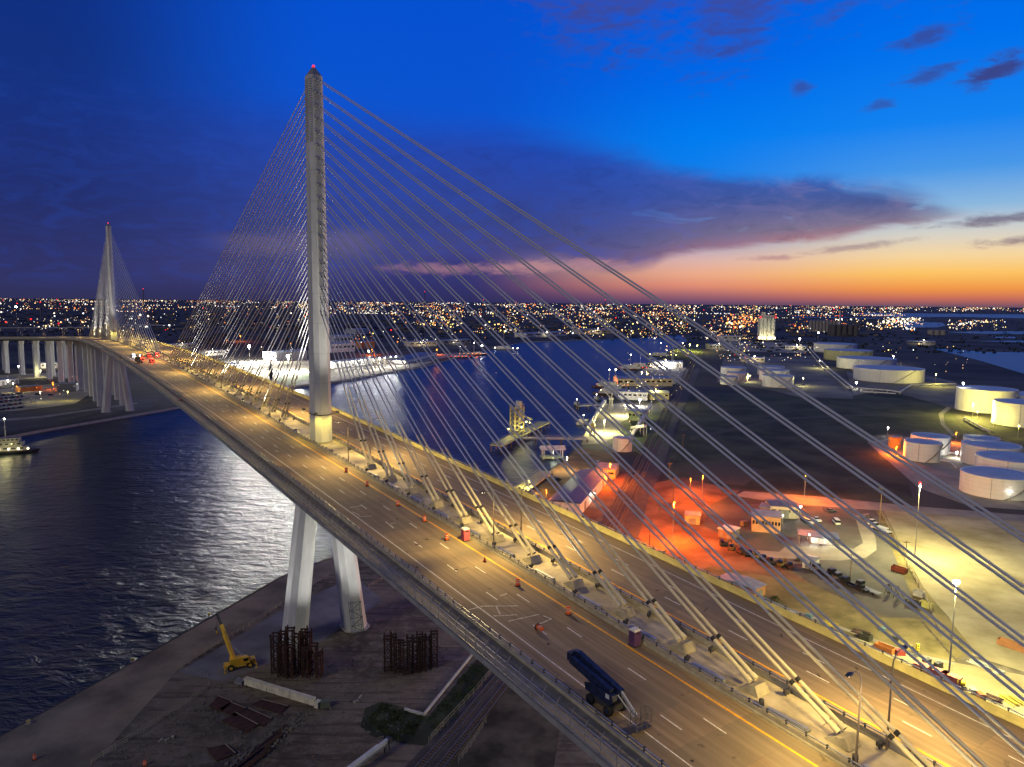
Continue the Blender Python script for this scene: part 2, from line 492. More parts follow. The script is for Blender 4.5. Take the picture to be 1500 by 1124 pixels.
# the hole opens through the southern edge of the sheet: one outline
outline = [(-900, -1500), (-40000, -1500), (-40000, 60000), (40000, 60000), (40000, -1500), (-640, -1500)] + near_shore[1:] + far_shore[:-1]
gr = sheet('ground', outline, 0.0, far_m)
mb = MB()
for a, b in zip(hole, hole[1:]):
    mb.add([(a[0], a[1], 0), (b[0], b[1], 0), (b[0], b[1], -6), (a[0], a[1], -6)], [(0, 1, 2, 3)])
tag(mb.build('quay_wall', concrete), kind='structure')

wm = bpy.data.materials.new('harbour_water'); wm.use_nodes = True
t = NT(wm.node_tree); bs = wm.node_tree.nodes['Principled BSDF']
bs.inputs['Base Color'].default_value = (0.005, 0.013, 0.022, 1)
bs.inputs['Roughness'].default_value = 0.33
bs.inputs['IOR'].default_value = 1.42
tcw = t.n('ShaderNodeTexCoord'); mp = t.n('ShaderNodeMapping')
t.link(tcw.outputs['Object'], mp.inputs[0])
mp.inputs['Rotation'].default_value = (0, 0, R(20)); mp.inputs['Scale'].default_value = (0.55, 1.0, 1.0)
n1 = t.noise(mp.outputs[0], 0.22, 6, 0.60, 0.5)
n2 = t.noise(mp.outputs[0], 0.05, 3, 0.5)
b = t.n('ShaderNodeBump'); b.inputs['Strength'].default_value = 1.0; b.inputs['Distance'].default_value = 2.3
t.link(t.m('MULTIPLY', n1, t.mr(n2, 0.3, 0.7, 0.55, 1.0)), b.inputs['Height']); t.link(b.outputs[0], bs.inputs['Normal'])
MATS['water'] = wm
sheet('water', [(-1600, -1500), (200, -1500), (800, 2500), (-700, 2500)], -2.0, wm)
pond_m = bpy.data.materials.new('pond_water'); pond_m.use_nodes = True
t = NT(pond_m.node_tree); bs = pond_m.node_tree.nodes['Principled BSDF']
bs.inputs['Base Color'].default_value = (0.01, 0.05, 0.16, 1); bs.inputs['Roughness'].default_value = 0.42; bs.inputs['IOR'].default_value = 1.42
tcw = t.n('ShaderNodeTexCoord'); b = t.n('ShaderNodeBump'); b.inputs['Strength'].default_value = 0.6; b.inputs['Distance'].default_value = 0.5
t.link(t.noise(tcw.outputs['Object'], 0.2, 4), b.inputs['Height']); t.link(b.outputs[0], bs.inputs['Normal'])
for poly in ([(959.6,1661.5), (1001.8,1643.6), (1006.5,1554.8), (1183.8,1557.6), (687.1,836.1), (746.9,1057.6), (833.9,1286.0)],
             [(4297.7,9010.9), (7710.7,8704.7), (4648.0,5242.4), (4220.2,6032.7), (3894.1,6424.8), (3173.5,5971.2), (3250.8,6907.4)],
             [(2436.4,4478.7), (2469.6,4199.7), (2155.0,3628.4), (1902.7,3274.6), (1759.8,3236.9), (1821.9,3434.7)],
             [(1600.7,2696.2), (1834.0,2843.3), (2321.9,2921.9), (2064.5,2596.6), (1739.3,2583.0), (1647.7,2591.0)],
             [(1533.6,2341.5), (1627.3,2359.7), (1543.4,2234.4), (1492.3,2245.8)],
             [(1297.1,2037.0), (1478.0,2104.7), (1640.2,2060.5), (1578.5,1982.4), (1373.3,1981.4)],
             [(2219.3,5808.8), (2803.3,5567.4), (2663.0,5288.0), (2103.6,5505.4)]):
    sheet('water', poly, 0.35, pond_m)

# shores and yards laid on the ground, each a few millimetres to centimetres higher
sheet('ground', [(-640, -1490), (-113.8,153.3), (-101.9,185.9), (-81.3,248.2), (-17, 352), (4.8,372.4), (17.4,401.3), (28.0,429.1), (47.6,490.2), (75.5,324.0), (120, 300), (300, 100), (300, -300), (0, -1490)], 0.012, ground_m)
sheet('pavement', [(-117.1,145.1), (-113.8,153.0), (-101.9,185.5), (-81.1,247.5), (-20, 345), (-8, 337), (-52.2,287.2), (-77.5,215.8), (-88.0,184.0), (-87.8,143.2), (-90, 60), (-180, 20)], 0.03, apron_m)
sheet('path', [(-87.2,182.2), (-71.5,223.5), (-55.3,250.1), (-41.9,229.5), (-54.5,200.3), (-73.0,177.2)], 0.034, M('grey_slab', (0.15, 0.145, 0.145), 0.9, var=0.3, scale=0.08, detail=8))
sheet('grass', [(-34.7,165.9), (-31.1,169.0), (-23.9,165.5), (-19.0,162.6), (-8.7,191.1), (-4.5,187.4), (-15.8,150.7), (-23.5,151.9), (-30.4,154.3), (-34.3,158.2)], 0.05, grass_m)
sheet('grass', [(-2.1,193.2), (14.9,178.8), (7.3,128.6), (-5.7,128.5), (-14.5,138.2)], 0.045, M('weedy_ground', (.035, .038, .02), .95, var=.5, scale=.12, detail=12, col2=(.12, .105, .07)))
sheet('path', [(448.2,734.1), (389.9,657.8), (356.0,596.5), (331.7,540.0), (335.4,540.2), (359.5,596.7), (392.0,653.9), (447.0,724.1)], .09, road_m)
sheet('path', [(131.5,529.9), (237.5,625.3), (335.3,654.5), (385.1,649.5), (378.0,637.3), (329.1,642.2), (233.3,614.0), (129.2,516.5)], .09, M('worn_track', (.07, .065, .045), .95))
sheet('path', [(100.8,419.6), (135.1,454.8), (149.7,421.6), (126.2,385.5), (102.7,395.1)], .09, M('worn_track', (.07, .065, .045), .95))
# the tank farm side
sheet('grass', [(78.4,372.3), (107.8,479.2), (149.1,627.6), (189.2,769.3), (231.3,783.9), (312.8,778.3), (354.6,781.3), (424.3,816.3), (437.3,733.4), (345.0,540.7), (307.5,562.0), (264.8,536.7), (222.6,399.7), (200.9,353.2), (158.0,364.4), (120.6,379.5)], 0.05, grass_m)
sheet('yard', [(255.3,514.9), (294.7,538.2), (327.9,513.4), (347.1,448.1), (264.7,338.8), (225.5,349.1), (219.9,384.5)], 0.06, lot_m)
sheet('road', [(122.5,373.9), (158.0,364.4), (198.1,348.2), (257.9,329.8), (249.9,319.1), (191.7,336.4), (162.5,343.5), (135.5,350.9), (114.2,364.2)], 0.07, road_m)
sheet('yard', [(97.4,347.2), (135.5,350.9), (162.5,343.5), (180.8,340.6), (157.2,288.9), (129.0,220.2), (119.2,220.0), (106.8,247.7), (97.9,287.2), (85.5,314.1)], 0.055, yard_m)
sheet('road', [(160.6,331.0), (169.3,335.7), (153.8,297.4), (147.3,283.6), (138.3,274.0), (126.7,270.7), (101.2,273.0), (96.3,282.2), (116.5,278.0), (135.7,281.7), (145.8,291.9)], 0.075, road_m)
sheet('pavement', [(111.3,285.9), (134.5,288.2), (139.2,283.4), (134.2,278.5), (115.9,276.5), (106.2,279.3)], 0.08, road_m)
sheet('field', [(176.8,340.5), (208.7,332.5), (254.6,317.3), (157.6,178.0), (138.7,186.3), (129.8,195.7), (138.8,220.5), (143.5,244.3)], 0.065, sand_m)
sheet('grass', [(175.2,340.4), (178.3,339.4), (144.6,245.5), (136.5,213.1), (132.3,196.6), (124.7,193.6), (128.4,215.3), (144.5,259.8)], 0.085, drygrass_m)
sheet('dirt_yard', [(64.1,378.8), (96.9,402.8), (120.7,373.9), (97.4,347.2), (84.9,312.1), (97.1,284.7), (106.0,245.8), (90.5,229.8), (70.5,256.5), (56.4,274.1), (51.9,313.1)], 0.05, dirt_m)
sheet('grass', [(74.9,263.6), (105.6,247.7), (117.0,220.0), (128.1,218.7), (123.5,191.7), (111.2,193.4), (87.5,221.9), (75.5,232.2), (61.4,249.8)], 0.06, drygrass_m)
sheet('pavement', [(80.1,232.3), (88.7,219.4), (107.0,200.2), (123.1,190.9), (137.4,184.5), (154.8,174.7), (140.8,147.1), (105.5,161.9), (87.1,194.9), (73.8,226.8)], 0.075, sand_m)
sheet('path', [(72.8,246.9), (97.0,218.6), (113.4,197.4), (123.1,190.9), (122.0,189.7), (112.5,195.8), (96.2,216.6), (72.1,244.4)], 0.09, road_m)
sheet('railway_bed', [(27.3,248.9), (51.2,339.8), (76.6,418.6), (120.8,590.1), (268.1,1095.9), (352.2,1390.5), (365.8,1392.3), (268.9,1042.2), (131.3,574.2), (88.7,419.1), (69.5,358.7), (53.3,294.5), (34.9,225.9)], 0.07, ballast_m)
sheet('railway_bed', [(-24.3,138.0), (-16.4,155.8), (-2.1,187.4), (2.5,185.6), (-8.7,157.3), (-14.5,138.2)], 0.07, ballast_m)
# lit quays of the harbour side
sheet('pavement', [(27.8,427.3), (46.9,487.8), (68.5,460.1), (70.5,418.4), (50.4,345.7), (29.9,302.8), (13.4,332.9), (7.0,375.3)], 0.05, dirt_m)
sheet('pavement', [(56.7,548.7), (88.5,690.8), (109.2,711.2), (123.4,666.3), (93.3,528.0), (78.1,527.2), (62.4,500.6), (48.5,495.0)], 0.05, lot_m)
sheet('grass', [(88.6,588.3), (125.3,666.5), (150.9,668.1), (113.6,529.0), (85.1,467.2), (81.1,514.1)], 0.065, M('grass_green', (0.05, 0.075, 0.02), 0.95, var=0.4, scale=0.1))
sheet('pavement', [(155.5,964.9), (209.3,1112.8), (271.6,1155.8), (256.8,1041.0), (208.8,903.2), (137.7,765.6), (128.7,825.5)], 0.05, road_m)
sheet('grass', [(331.3,1504.4), (386.4,1650.6), (409.1,1558.8), (365.8,1392.3), (306.4,1254.8), (289.9,1314.5)], 0.05, M('grass_green', (0.05, 0.075, 0.02)))
# far bank
sheet('pavement', [(-251.5,821.8), (-210.2,890.6), (-134.9,1100.1), (-125.0,1204.6), (-191.9,1071.0), (-236.7,929.2), (-252.9,864.1)], 0.08, lot_m)
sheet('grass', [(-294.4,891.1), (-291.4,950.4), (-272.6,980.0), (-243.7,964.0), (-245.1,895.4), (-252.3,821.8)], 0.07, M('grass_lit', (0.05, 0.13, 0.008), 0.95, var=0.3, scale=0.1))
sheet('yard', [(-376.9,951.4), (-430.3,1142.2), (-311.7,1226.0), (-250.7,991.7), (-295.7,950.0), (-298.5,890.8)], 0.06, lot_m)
sheet('yard', [(-290.3,1185.3), (-186.8,1321.3), (-66.8,1409.6), (-126.5,1218.7), (-193.9,1082.1), (-243.3,992.4)], 0.06, road_m)
sheet('yard', [(-554.9,742.6), (-516.7,841.7), (-443.2,768.6), (-404.5,667.2), (-425.7,623.5), (-454.4,606.3)], 0.06, lot_m)
sheet('yard', [(-663.8,890.3), (-587.9,958.9), (-556.4,900.1), (-611.6,819.5)], 0.06, lot_m)
sheet('yard', [(-454.4,606.3), (-408.6,624.6), (-391.6,701.3), (-352.2,730.0), (-320.5,638.2), (-352.0,544.8), (-364.0,510.1), (-373.5,496.7)], 0.055, M('far_quay', (0.07, 0.065, 0.06), 0.9, var=0.3, scale=0.05))
sheet('road', [(-426.9,569.1), (-389.8,595.4), (-354.0,679.8), (-348.2,671.0), (-383.2,585.2), (-417.7,556.6)], 0.07, road_m)
sheet('yard', [(381.2,1309.6), (571.2,1382.9), (430.5,922.0), (356.6,753.7), (304.5,766.4), (293.0,838.4), (256.8,907.3)], 0.06, M('tank_yard', (0.16, 0.15, 0.12), 0.9, var=0.4, scale=0.02))
sheet('yard', [(490.8,1063.8), (589.2,1042.7), (572.6,934.1), (462.8,687.9), (422.1,685.3), (434.4,836.2), (369.9,782.4)], 0.055, M('tank_yard', (0.16, 0.15, 0.12)))
sheet('yard', [(534.9,1905.4), (700.0,1869.1), (700.2,1698.2), (588.5,1458.5), (441.7,1519.8)], 0.06, lot_m)

# ------------------------------------------------------------------ the bridge
NB = Vector((-54.5, 205.1, 0))
DX = Vector((0.565, -0.8251, 0)).normalized()
TX = Vector((-DX.y, DX.x, 0))
BRZ = math.atan2(DX.y, DX.x)
_ps = [-1400, -1100, -900, -700, -600, -509, -440, -360, -280, -200, -128, -62, 0, 90, 151, 200, 300]
_pz = [32, 40, 47, 55, 58.8, 61.8, 63.4, 64.2, 64.0, 63.1, 61.8, 60.0, 58.0, 54.6, 51.8, 49.4, 44.5]
_gs = np.arange(-1400, 301, 5.0)
_gz = np.interp(_gs, _ps, _pz)
_k = np.ones(13) / 13
_gz = np.convolve(np.pad(_gz, 6, mode='reflect', reflect_type='odd'), _k, 'valid')


def zd(s): return float(np.interp(s, _gs, _gz))


def BW(s, t, dz=0.0):
    p = NB + DX * s + TX * t
    return (p.x, p.y, zd(s) + dz)


bridge = empty('cable_stayed_bridge', NB, BRZ)
tag(bridge, 'long white cable-stayed bridge with two tall pylons crossing the harbour channel', 'bridge')

# deck surface: concrete with lanes worn darker, tyre streaks and cross joints
deck_m = bpy.data.materials.new('deck_concrete'); deck_m.use_nodes = True
t = NT(deck_m.node_tree); bs = deck_m.node_tree.nodes['Principled BSDF']
bs.inputs['Roughness'].default_value = 0.8; bs.inputs['Specular IOR Level'].default_value = 0.25
tcd = t.n('ShaderNodeTexCoord'); sp = t.n('ShaderNodeSeparateXYZ'); t.link(tcd.outputs['Object'], sp.inputs[0])
mp1 = t.n('ShaderNodeMapping'); t.link(tcd.outputs['Object'], mp1.inputs[0]); mp1.inputs['Scale'].default_value = (0.03, 1.3, 1)
mp2 = t.n('ShaderNodeMapping'); t.link(tcd.outputs['Object'], mp2.inputs[0]); mp2.inputs['Scale'].default_value = (1, 1, 1)
str_ = t.noise(mp1.outputs[0], 1.2, 6, 0.65); blot = t.noise(mp2.outputs[0], 0.09, 6, 0.6); fine = t.noise(mp2.outputs[0], 1.6, 4, 0.7)
base = t.mix(t.mr(str_, 0.32, 0.68), (0.195, 0.138, 0.088), (0.315, 0.235, 0.155))
base = t.mix(t.m('MULTIPLY', t.mr(blot, 0.45, 0.72), 0.4), base, (0.17, 0.14, 0.105))
base = t.mix(t.m('MULTIPLY', t.mr(fine, 0.6, 0.75), 0.25), base, (0.12, 0.10, 0.08))
# precast segments with slightly different tone
seg = t.n('ShaderNodeTexWhiteNoise', noise_dimensions='2D')
cb = t.n('ShaderNodeCombineXYZ')
t.put(cb.inputs[0], t.m('FLOOR', t.m('DIVIDE', sp.outputs[0], 5.6))); t.put(cb.inputs[1], t.m('FLOOR', t.m('DIVIDE', t.m('ADD', sp.outputs[1], 17.0), 7.4)))
t.link(cb.outputs[0], seg.inputs['Vector'])
base = t.mix(t.mr(seg.outputs[0], 0.45, 1.0, 0, 0.5), base, (0.16, 0.135, 0.10))
jt = t.m('ABSOLUTE', t.m('SUBTRACT', t.m('FRACT', t.m('DIVIDE', sp.outputs[0], 5.6)), 0.5))
base = t.mix(t.mr(jt, 0.494, 0.499, 0, 0.35), base, (0.07, 0.06, 0.05))
wt = t.m('ABSOLUTE', t.m('SUBTRACT', t.m('FRACT', t.m('DIVIDE', t.m('ADD', t.m('ABSOLUTE', sp.outputs[1]), -5.9), 1.85)), 0.5))
base = t.mix(t.m('MULTIPLY', t.mr(wt, 0.30, 0.05, 0, 0.28), t.mr(str_, .3, .6)), base, (0.13, 0.098, 0.066))
oil = t.noise(mp2.outputs[0], 0.55, 3, 0.5, 0.6)
base = t.mix(t.mr(oil, 0.66, 0.74, 0, 0.55), base, (0.07, 0.055, 0.042))
t.link(base, bs.inputs['Base Color'])
b = t.n('ShaderNodeBump'); b.inputs['Strength'].default_value = 0.25; b.inputs['Distance'].default_value = 0.02
t.link(t.noise(mp1.outputs[0], 8, 3), b.inputs['Height']); t.link(b.outputs[0], bs.inputs['Normal'])
walk_m = M('walkway_concrete', (0.22, 0.20, 0.15), 0.85, var=0.2, scale=0.4)
fascia_m = M('fascia_concrete', (0.27, 0.265, 0.25), 0.85, var=0.2, scale=0.3)
median_m = M('median_concrete', (0.36, 0.31, 0.23), 0.85, var=0.35, scale=0.25, detail=7)

SS = [s for s in np.arange(-585, 291, 12.5)]


def strip(name, t0, t1, dz, mat, s0=-585, s1=290, step=12.5, parent=bridge):
    mb = MB(); ss = list(np.arange(s0, s1 + 0.01, step)); vs = []; fs = []
    if ss[-1] < s1 - 0.01: ss.append(s1)
    for s in ss: vs += [(s, t0, zd(s) + dz), (s, t1, zd(s) + dz)]
    for i in range(len(ss) - 1): fs.append((2 * i, 2 * i + 2, 2 * i + 3, 2 * i + 1))
    return mb.add(vs, fs).build(name, mat, parent)


def profile(name, prof, mat, s0=-585, s1=290, step=12.5, parent=bridge, smooth=False):
    ss = np.arange(s0, s1 + 0.01, step)
    return MB().loft([[(s, tt, zd(s) + z) for tt, z in prof] for s in ss]).build(name, mat, parent, smooth)


profile('deck_girder', [(-24.1, -0.03), (20.9, -0.03), (20.9, -0.7), (17.5, -1.0), (13, -3.8), (-13, -3.8), (-17.5, -1.0), (-24.1, -0.7)], fascia_m)
strip('roadway', -19.95, -3.3, 0.0, deck_m)
strip('roadway', 3.3, 20.2, 0.0, deck_m)
strip('median', -3.3, 3.3, 0.06, median_m)
strip('walkway', -23.9, -20.4, 0.10, walk_m)
for nm, a, bb, m_ in (('edge_line', -17.08, -16.93, white_paint), ('edge_line', -6.08, -5.76, yellow_paint), ('edge_line', 5.76, 6.08, yellow_paint), ('edge_line', 16.95, 17.10, white_paint)):
    strip(nm, a, bb, 0.012, m_)
dash = MB().box((0, 0, 0), (3.2, 0.16, 0.006)).mesh('lane_dash', white_paint)
rest = MB()
for tt in (-13.3, -9.6, 9.6, 13.3):
    s = -560 + (3 if tt in (-9.6, 9.6) else 0)
    while s < 205:
        z = zd(s) + 0.012; sl = (zd(s + 1) - zd(s - 1)) / 2
        if s > -180:
            o = obj('lane_dash', dash, bridge, (s, tt, z)); o.rotation_euler = (0, -math.atan(sl), 0)
        else: rest.box((s, tt, z), (3.2, 0.16, 0.01))
        s += 12.2
tag(rest.build('lane_dash', white_paint, bridge), kind='stuff')

# barriers with a rail on short posts
post_me = MB().box((0, 0, 0.2), (0.16, 0.14, 0.4)).box((0, 0.03, 0.42), (0.24, 0.22, 0.1)).mesh('rail_post', dark_steel)
far_posts = MB()
NJ = [(-0.24, 0), (0.24, 0), (0.20, 0.2), (0.13, 0.32), (0.10, 0.78), (-0.10, 0.78), (-0.13, 0.32), (-0.20, 0.2)]
for tt in (-20.18, -3.55, 3.55, 20.45):
    profile('barrier', [(tt + a, z * (1.35 if tt > 10 else 1) + 0.001) for a, z in NJ], M('parapet_yellow_light', (0.52, 0.46, 0.20), .8, var=.15, scale=.5) if tt > 10 else barrier_m, step=12.5)  # yellow light on the far parapet is put into its colour
    profile('barrier_rail', [(tt + a, z + (.27 if tt > 10 else 0)) for a, z in ((-0.07, 1.04), (0.07, 1.04), (0.09, 1.10), (0.07, 1.16), (-0.07, 1.16), (-0.09, 1.10))], galv)
    s = -584
    while s < 230:
        if -8 < s < 176: obj('rail_post', post_me, bridge, (s, tt, zd(s) + 0.76 + (.27 if tt > 10 else 0)))
        else: far_posts.box((s, tt, zd(s) + 0.97), (0.2, 0.2, 0.4))
        s += 2.44
tag(far_posts.build('rail_post', dark_steel, bridge), kind='stuff')

# fence along the footway: posts bent inwards at the top
fp = MB().bar((0, 0, -0.4), (0, 0, 1.9), 0.09, 0.07).bar((0, 0, 1.88), (0, 0.18, 2.3), 0.08, 0.06).bar((0, 0.17, 2.28), (0, 0.5, 2.6), 0.07, 0.05).mesh('fence_post', galv)
far_f = MB()
s = -584
while s < 230:
    if -60 < s < 170: obj('fence_post', fp, bridge, (s, -23.95, zd(s)))
    else: far_f.box((s, -23.95, zd(s) + 1), (0.1, 0.1, 2.3))
    s += 2.44
tag(far_f.build('fence_post', galv, bridge), kind='stuff')
for z in (0.25, 1.15, 1.9):
    profile('fence_rail', [(-23.95 - 0.035, z - 0.03), (-23.95 + 0.035, z - 0.03), (-23.95 + 0.035, z + 0.03), (-23.95 - 0.035, z + 0.03)], galv)
profile('handrail', [(-20.75 + a, 1.0 + c) for a, c in ((-.04, -.04), (.04, -.04), (.04, .04), (-.04, .04))], galv)


def octa_ring(sl, tl, ch, z, c=(0, 0)):
    a, b2 = sl / 2, tl / 2
    return [(c[0] + x, c[1] + y, z) for x, y in ((a, -b2 + ch), (a, b2 - ch), (a - ch, b2), (-a + ch, b2), (-a, b2 - ch), (-a, -b2 + ch), (-a + ch, -b2), (a - ch, -b2))]


beacon_m = EM('red_beacon', (1.0, 0.01, 0.012), 3.5)
flood_m = EM('flood_lens', (1.0, 0.93, 0.78), 6.0)
ZTOP = 158.0


def pylon(s0, near):
    p = empty('pylon', (s0, 0, 0)); p.parent = bridge
    z0 = zd(s0) + 0.1
    rings = []
    for k in range(13):
        f = k / 12.0; z = z0 + (ZTOP - z0) * f
        rings.append(octa_ring(7.4 - 2.9 * f, 4.9 - 0.95 * f, 1.35 - 0.5 * f, z))
    MB().loft(rings).build('mast', pylon_m, p)
    for k in range(1, 12):     # lift joints
        f = k / 12.0; z = z0 + (ZTOP - z0) * f
        MB().loft([octa_ring(7.41 - 2.9 * f, 4.91 - 0.95 * f, 1.352 - 0.5 * f, z), octa_ring(7.41 - 2.9 * f, 4.91 - 0.95 * f, 1.352 - 0.5 * f, z + 0.07)]).build('lift_joint', M('joint_grey', (0.24, 0.235, 0.22)), p)
    capb = octa_ring(4.5, 3.95, 0.85, ZTOP); capt = octa_ring(0.9, 0.8, 0.2, ZTOP + 2.4)
    MB().loft([capb, capt]).build('cap', M('cap_grey', (0.22, 0.22, 0.21)), p)
    MB().ball((0, 0, ZTOP + 2.7), 0.36).build('beacon', beacon_m, p)
    if near:
        lv = MB().box((0, 0, 0), (2.7, 0.1, 0.12)).mesh('louvre', M('louvre_grey', (.16, .16, .16)))
        for k in range(27):
            z = ZTOP - 1.2 - 0.62 * k; f = (z - z0) / (ZTOP - z0)
            obj('louvre', lv, p, (0, -(4.9 - 0.95 * f) / 2 - 0.02, z))
        for k in range(27):
            z = ZTOP - 1.2 - 0.62 * k; f = (z - z0) / (ZTOP - z0)
            a = (7.4 - 2.9 * f) / 2; b2 = (4.9 - .95 * f) / 2; c = 1.35 - .5 * f
            o = obj('louvre', lv, p, (a - c / 2, -b2 + c / 2 - 0.02, z)); o.rotation_euler[2] = R(45); o.scale = (0.36, 1, 1)
    # light ring above the deck
    zr = z0 + 7.6; f = 7.6 / (ZTOP - z0)
    rg = MB().loft([octa_ring(7.7 - 2.9 * f, 5.2 - 0.95 * f, 1.4 - 0.5 * f, zr), octa_ring(7.7 - 2.9 * f, 5.2 - .95 * f, 1.4 - .5 * f, zr + 0.3)]).build('light_ring', dark_steel, p)
    for x, y in ((4.6, -2.6), (4.6, 2.6), (-4.6, -2.6), (-4.6, 2.6)):
        h = MB().bar((x * 0.72, y * 0.8, zr + 0.15), (x * 1.05, y * 1.15, zr + 0.9), 0.12).box((x * 1.1, y * 1.2, zr + 1.0), (0.9, 0.7, 0.5)).build('floodlight', dark_steel, p)
        lamp(p, 'SPOT', (x * 1.25, y * 1.4, zr + 0.7), 2000, (1.0, 0.78, 0.10), aim=(-0.35 * x / 4.6, -0.35 * y / 2.6, -1), angle=110, blend=.7)
    # white floodlights on the median throwing light up the shaft
    for x, y in ((15, -2.6), (15, 2.6), (-15, -2.6), (-15, 2.6)):
        fl = MB().box((x, y, zd(s0 + x) + 0.5), (0.8, 0.8, 0.6)).bar((x, y, zd(s0 + x) + .05), (x, y, zd(s0 + x) + .4), 0.15).build('floodlight', dark_steel, p)
        lamp(p, 'SPOT', (x, y, zd(s0 + x) + 1.0), 36000, (1.0, 0.93, 0.80), aim=(-x * 0.85, -y * .8, 62), angle=44, blend=.9, size=.5)
        lamp(p, 'SPOT', (x * 1.02, y, zd(s0 + x) + 1.0), 80000, (1.0, 0.93, 0.80), aim=(-x * 0.92, -y * .8, 96), angle=24, blend=.9, size=.5)
    # inclined legs below the deck
    zl = z0 - 1.5
    for sg in (-1, 1):
        rr = []
        for k in range(7):
            f = k / 6.0; z = 0.2 + (zl - 0.2) * f
            rr.append(octa_ring(7.6 - 1.1 * f, 6.3 - 1.6 * f, 1.6 - 0.4 * f, z, (0, sg * (9.2 - 6.6 * f))))
        lg = MB().loft(rr).build('pylon_leg', pylon_m, p)
        MB().prism([(x, y) for x, y, _ in octa_ring(9.0, 7.8, 2.0, 0, (0, sg * 9.2))], 0.09, 0.5).build('footing', concrete, p)
    return p


pylon(0.0, True)
pylon(-509.0, False)
# zig-zag stair scaffold clamped to one leg of the near pylon
sc = empty('scaffold_stair', (NB.x, NB.y, 0), BRZ)
tag(sc, 'pale steel scaffold frame tied to the lower pylon leg behind the rusty frames', 'scaffold')
for x in (4.3, 5.6):
    for y in (6.6, 9.8): MB().bar((x, y, 0.1), (x, y - 0.9, 10.2), 0.14).build('upright', M('scaffold_grey', (.12, .12, .12)), sc)
for k in range(5):
    z = 0.4 + 2.4 * k; y0 = 6.6 - .09 * z; y1 = 9.8 - .09 * z
    MB().bar((5.6, y0, z), (5.6, y1, z), 0.12).build('ledger', M('scaffold_grey', (.12, .12, .12)), sc)
    MB().bar((4.3, y0, z), (5.6, y0, z), 0.12).build('ledger', M('scaffold_grey', (.12, .12, .12)), sc)
    if k < 4: MB().bar((5.65, y0 if k % 2 else y1, z), (5.65, y1 if k % 2 else y0, z + 2.4), 0.16).build('brace', M('scaffold_grey', (.12, .12, .12)), sc)

# stays: 19 pairs on each side of each pylon
TZ = [95.1 + 3.44 * i for i in range(19)]
ring_me = MB().tube((0, 0, -0.22), (0, 0, 0.22), 0.36, n=12).mesh('collar', black_m)


def stay(s0, dirn, i, tt, near):
    sa = s0 + dirn * (34.7 + 11.35 * i)
    za = zd(sa) + 1.3
    zt = TZ[i]; f = (zt - zd(s0)) / (ZTOP - zd(s0))
    a = Vector((sa, tt, za)); q = Vector((s0 + dirn * (3.7 - 1.45 * f - 0.1), tt * 0.9, zt))
    u = (q - a).normalized()
    r = 0.14
    c = MB().long_tube(a + u * 2, q, r, 8).build('stay_cable', stay_m, bridge, True)
    n_ = 10 if near else 6
    MB().tube(a, a + u * 6.5, 0.27, n=n_).build('guide_pipe', lit_pipe_m, c, True)
    MB().tube(a + u * 6.3, a + u * 23, 0.215, 0.19, n=n_).build('guide_pipe', lit_pipe_m, c, True)  # sleeve drawn long so its cream colour carries the lit stretch of the stay
    if near:
        MB().tube(a + u * 6.2, a + u * 6.7, 0.30, n=10).build('collar', black_m, c, True)
        MB().tube(a - u * 0.1, a + u * 0.7, 0.36, n=10).build('anchor_cap', lit_pipe_m, c, True)
        MB().tube(q - u * 1.9, q, 0.19, n=8).build('guide_pipe', M('stub_grey', (.3, .3, .3), .5), c, True)
        MB().tube(q - u * 2.1, q - u * 1.85, 0.21, n=8).build('collar', black_m, c, True)


def anchor_block(s0, dirn, i):
    sa = s0 + dirn * (34.7 + 11.35 * i); z = zd(sa)
    g = -1 * dirn
    v = MB().loft([[(sa + dirn * 1.7, -1.15, z + 0.07), (sa + dirn * 1.7, 1.15, z + .07), (sa - dirn * 1.3, 1.15, z + .07), (sa - dirn * 1.3, -1.15, z + .07)],
                   [(sa + dirn * 1.0, -1.0, z + 1.2), (sa + dirn * 1.0, 1.0, z + 1.2), (sa - dirn * 0.1, 1.0, z + .8), (sa - dirn * 0.1, -1.0, z + .8)]]).build('anchor_block', barrier_m, bridge)
    return v


for s0, near in ((0.0, True), (-509.0, False)):
    for dirn in (1, -1):
        for i in range(19):
            for tt in (-0.55, 0.55): stay(s0, dirn, i, tt, near)
            if near or dirn == 1: anchor_block(s0, dirn, i)

# clutter on the median: cable boxes, gratings and floodlights beside the anchors
fl_me = MB().box((0, 0, 0.55), (0.5, 0.5, 0.5)).bar((0, 0, 0), (0, 0, 0.4), 0.12).tube((0, 0, 0.55), (0, 0.42, 0.8), 0.3, n=10).mesh('floodlight', dark_steel)
tray_me = MB().box((0, 0, 0.16), (5.2, 0.7, 0.3)).box((0, 0, 0.36), (5.0, 0.5, 0.1)).mesh('cable_tray', galv)
lad_me = MB().bar((0, -.25, 0), (0.9, -.25, 1.5), .06).bar((0, .25, 0), (0.9, .25, 1.5), .06).bar((.3, -.25, .5), (.3, .25, .5), .05).bar((.6, -.25, 1), (.6, .25, 1), .05).mesh('step_ladder', lit_pipe_m)
for s0, dirn, cnt in ((0.0, 1, 16), (0.0, -1, 19)):
    for i in range(cnt):
        sa = s0 + dirn * (34.7 + 11.35 * i)
        for tt in (-2.3, 2.3):
            o = obj('floodlight', fl_me, bridge, (sa + 3.0, tt, zd(sa + 3.0) + 0.06)); o.rotation_euler[2] = R(random.uniform(-40, 40))
        if dirn == 1: obj('cable_tray', tray_me, bridge, (sa + 6.2, -1.9, zd(sa + 6.2) + 0.06))
        if dirn == 1 and i > 5: obj('step_ladder', lad_me, bridge, (sa - 2.6, 1.2, zd(sa - 2.6) + 0.06))
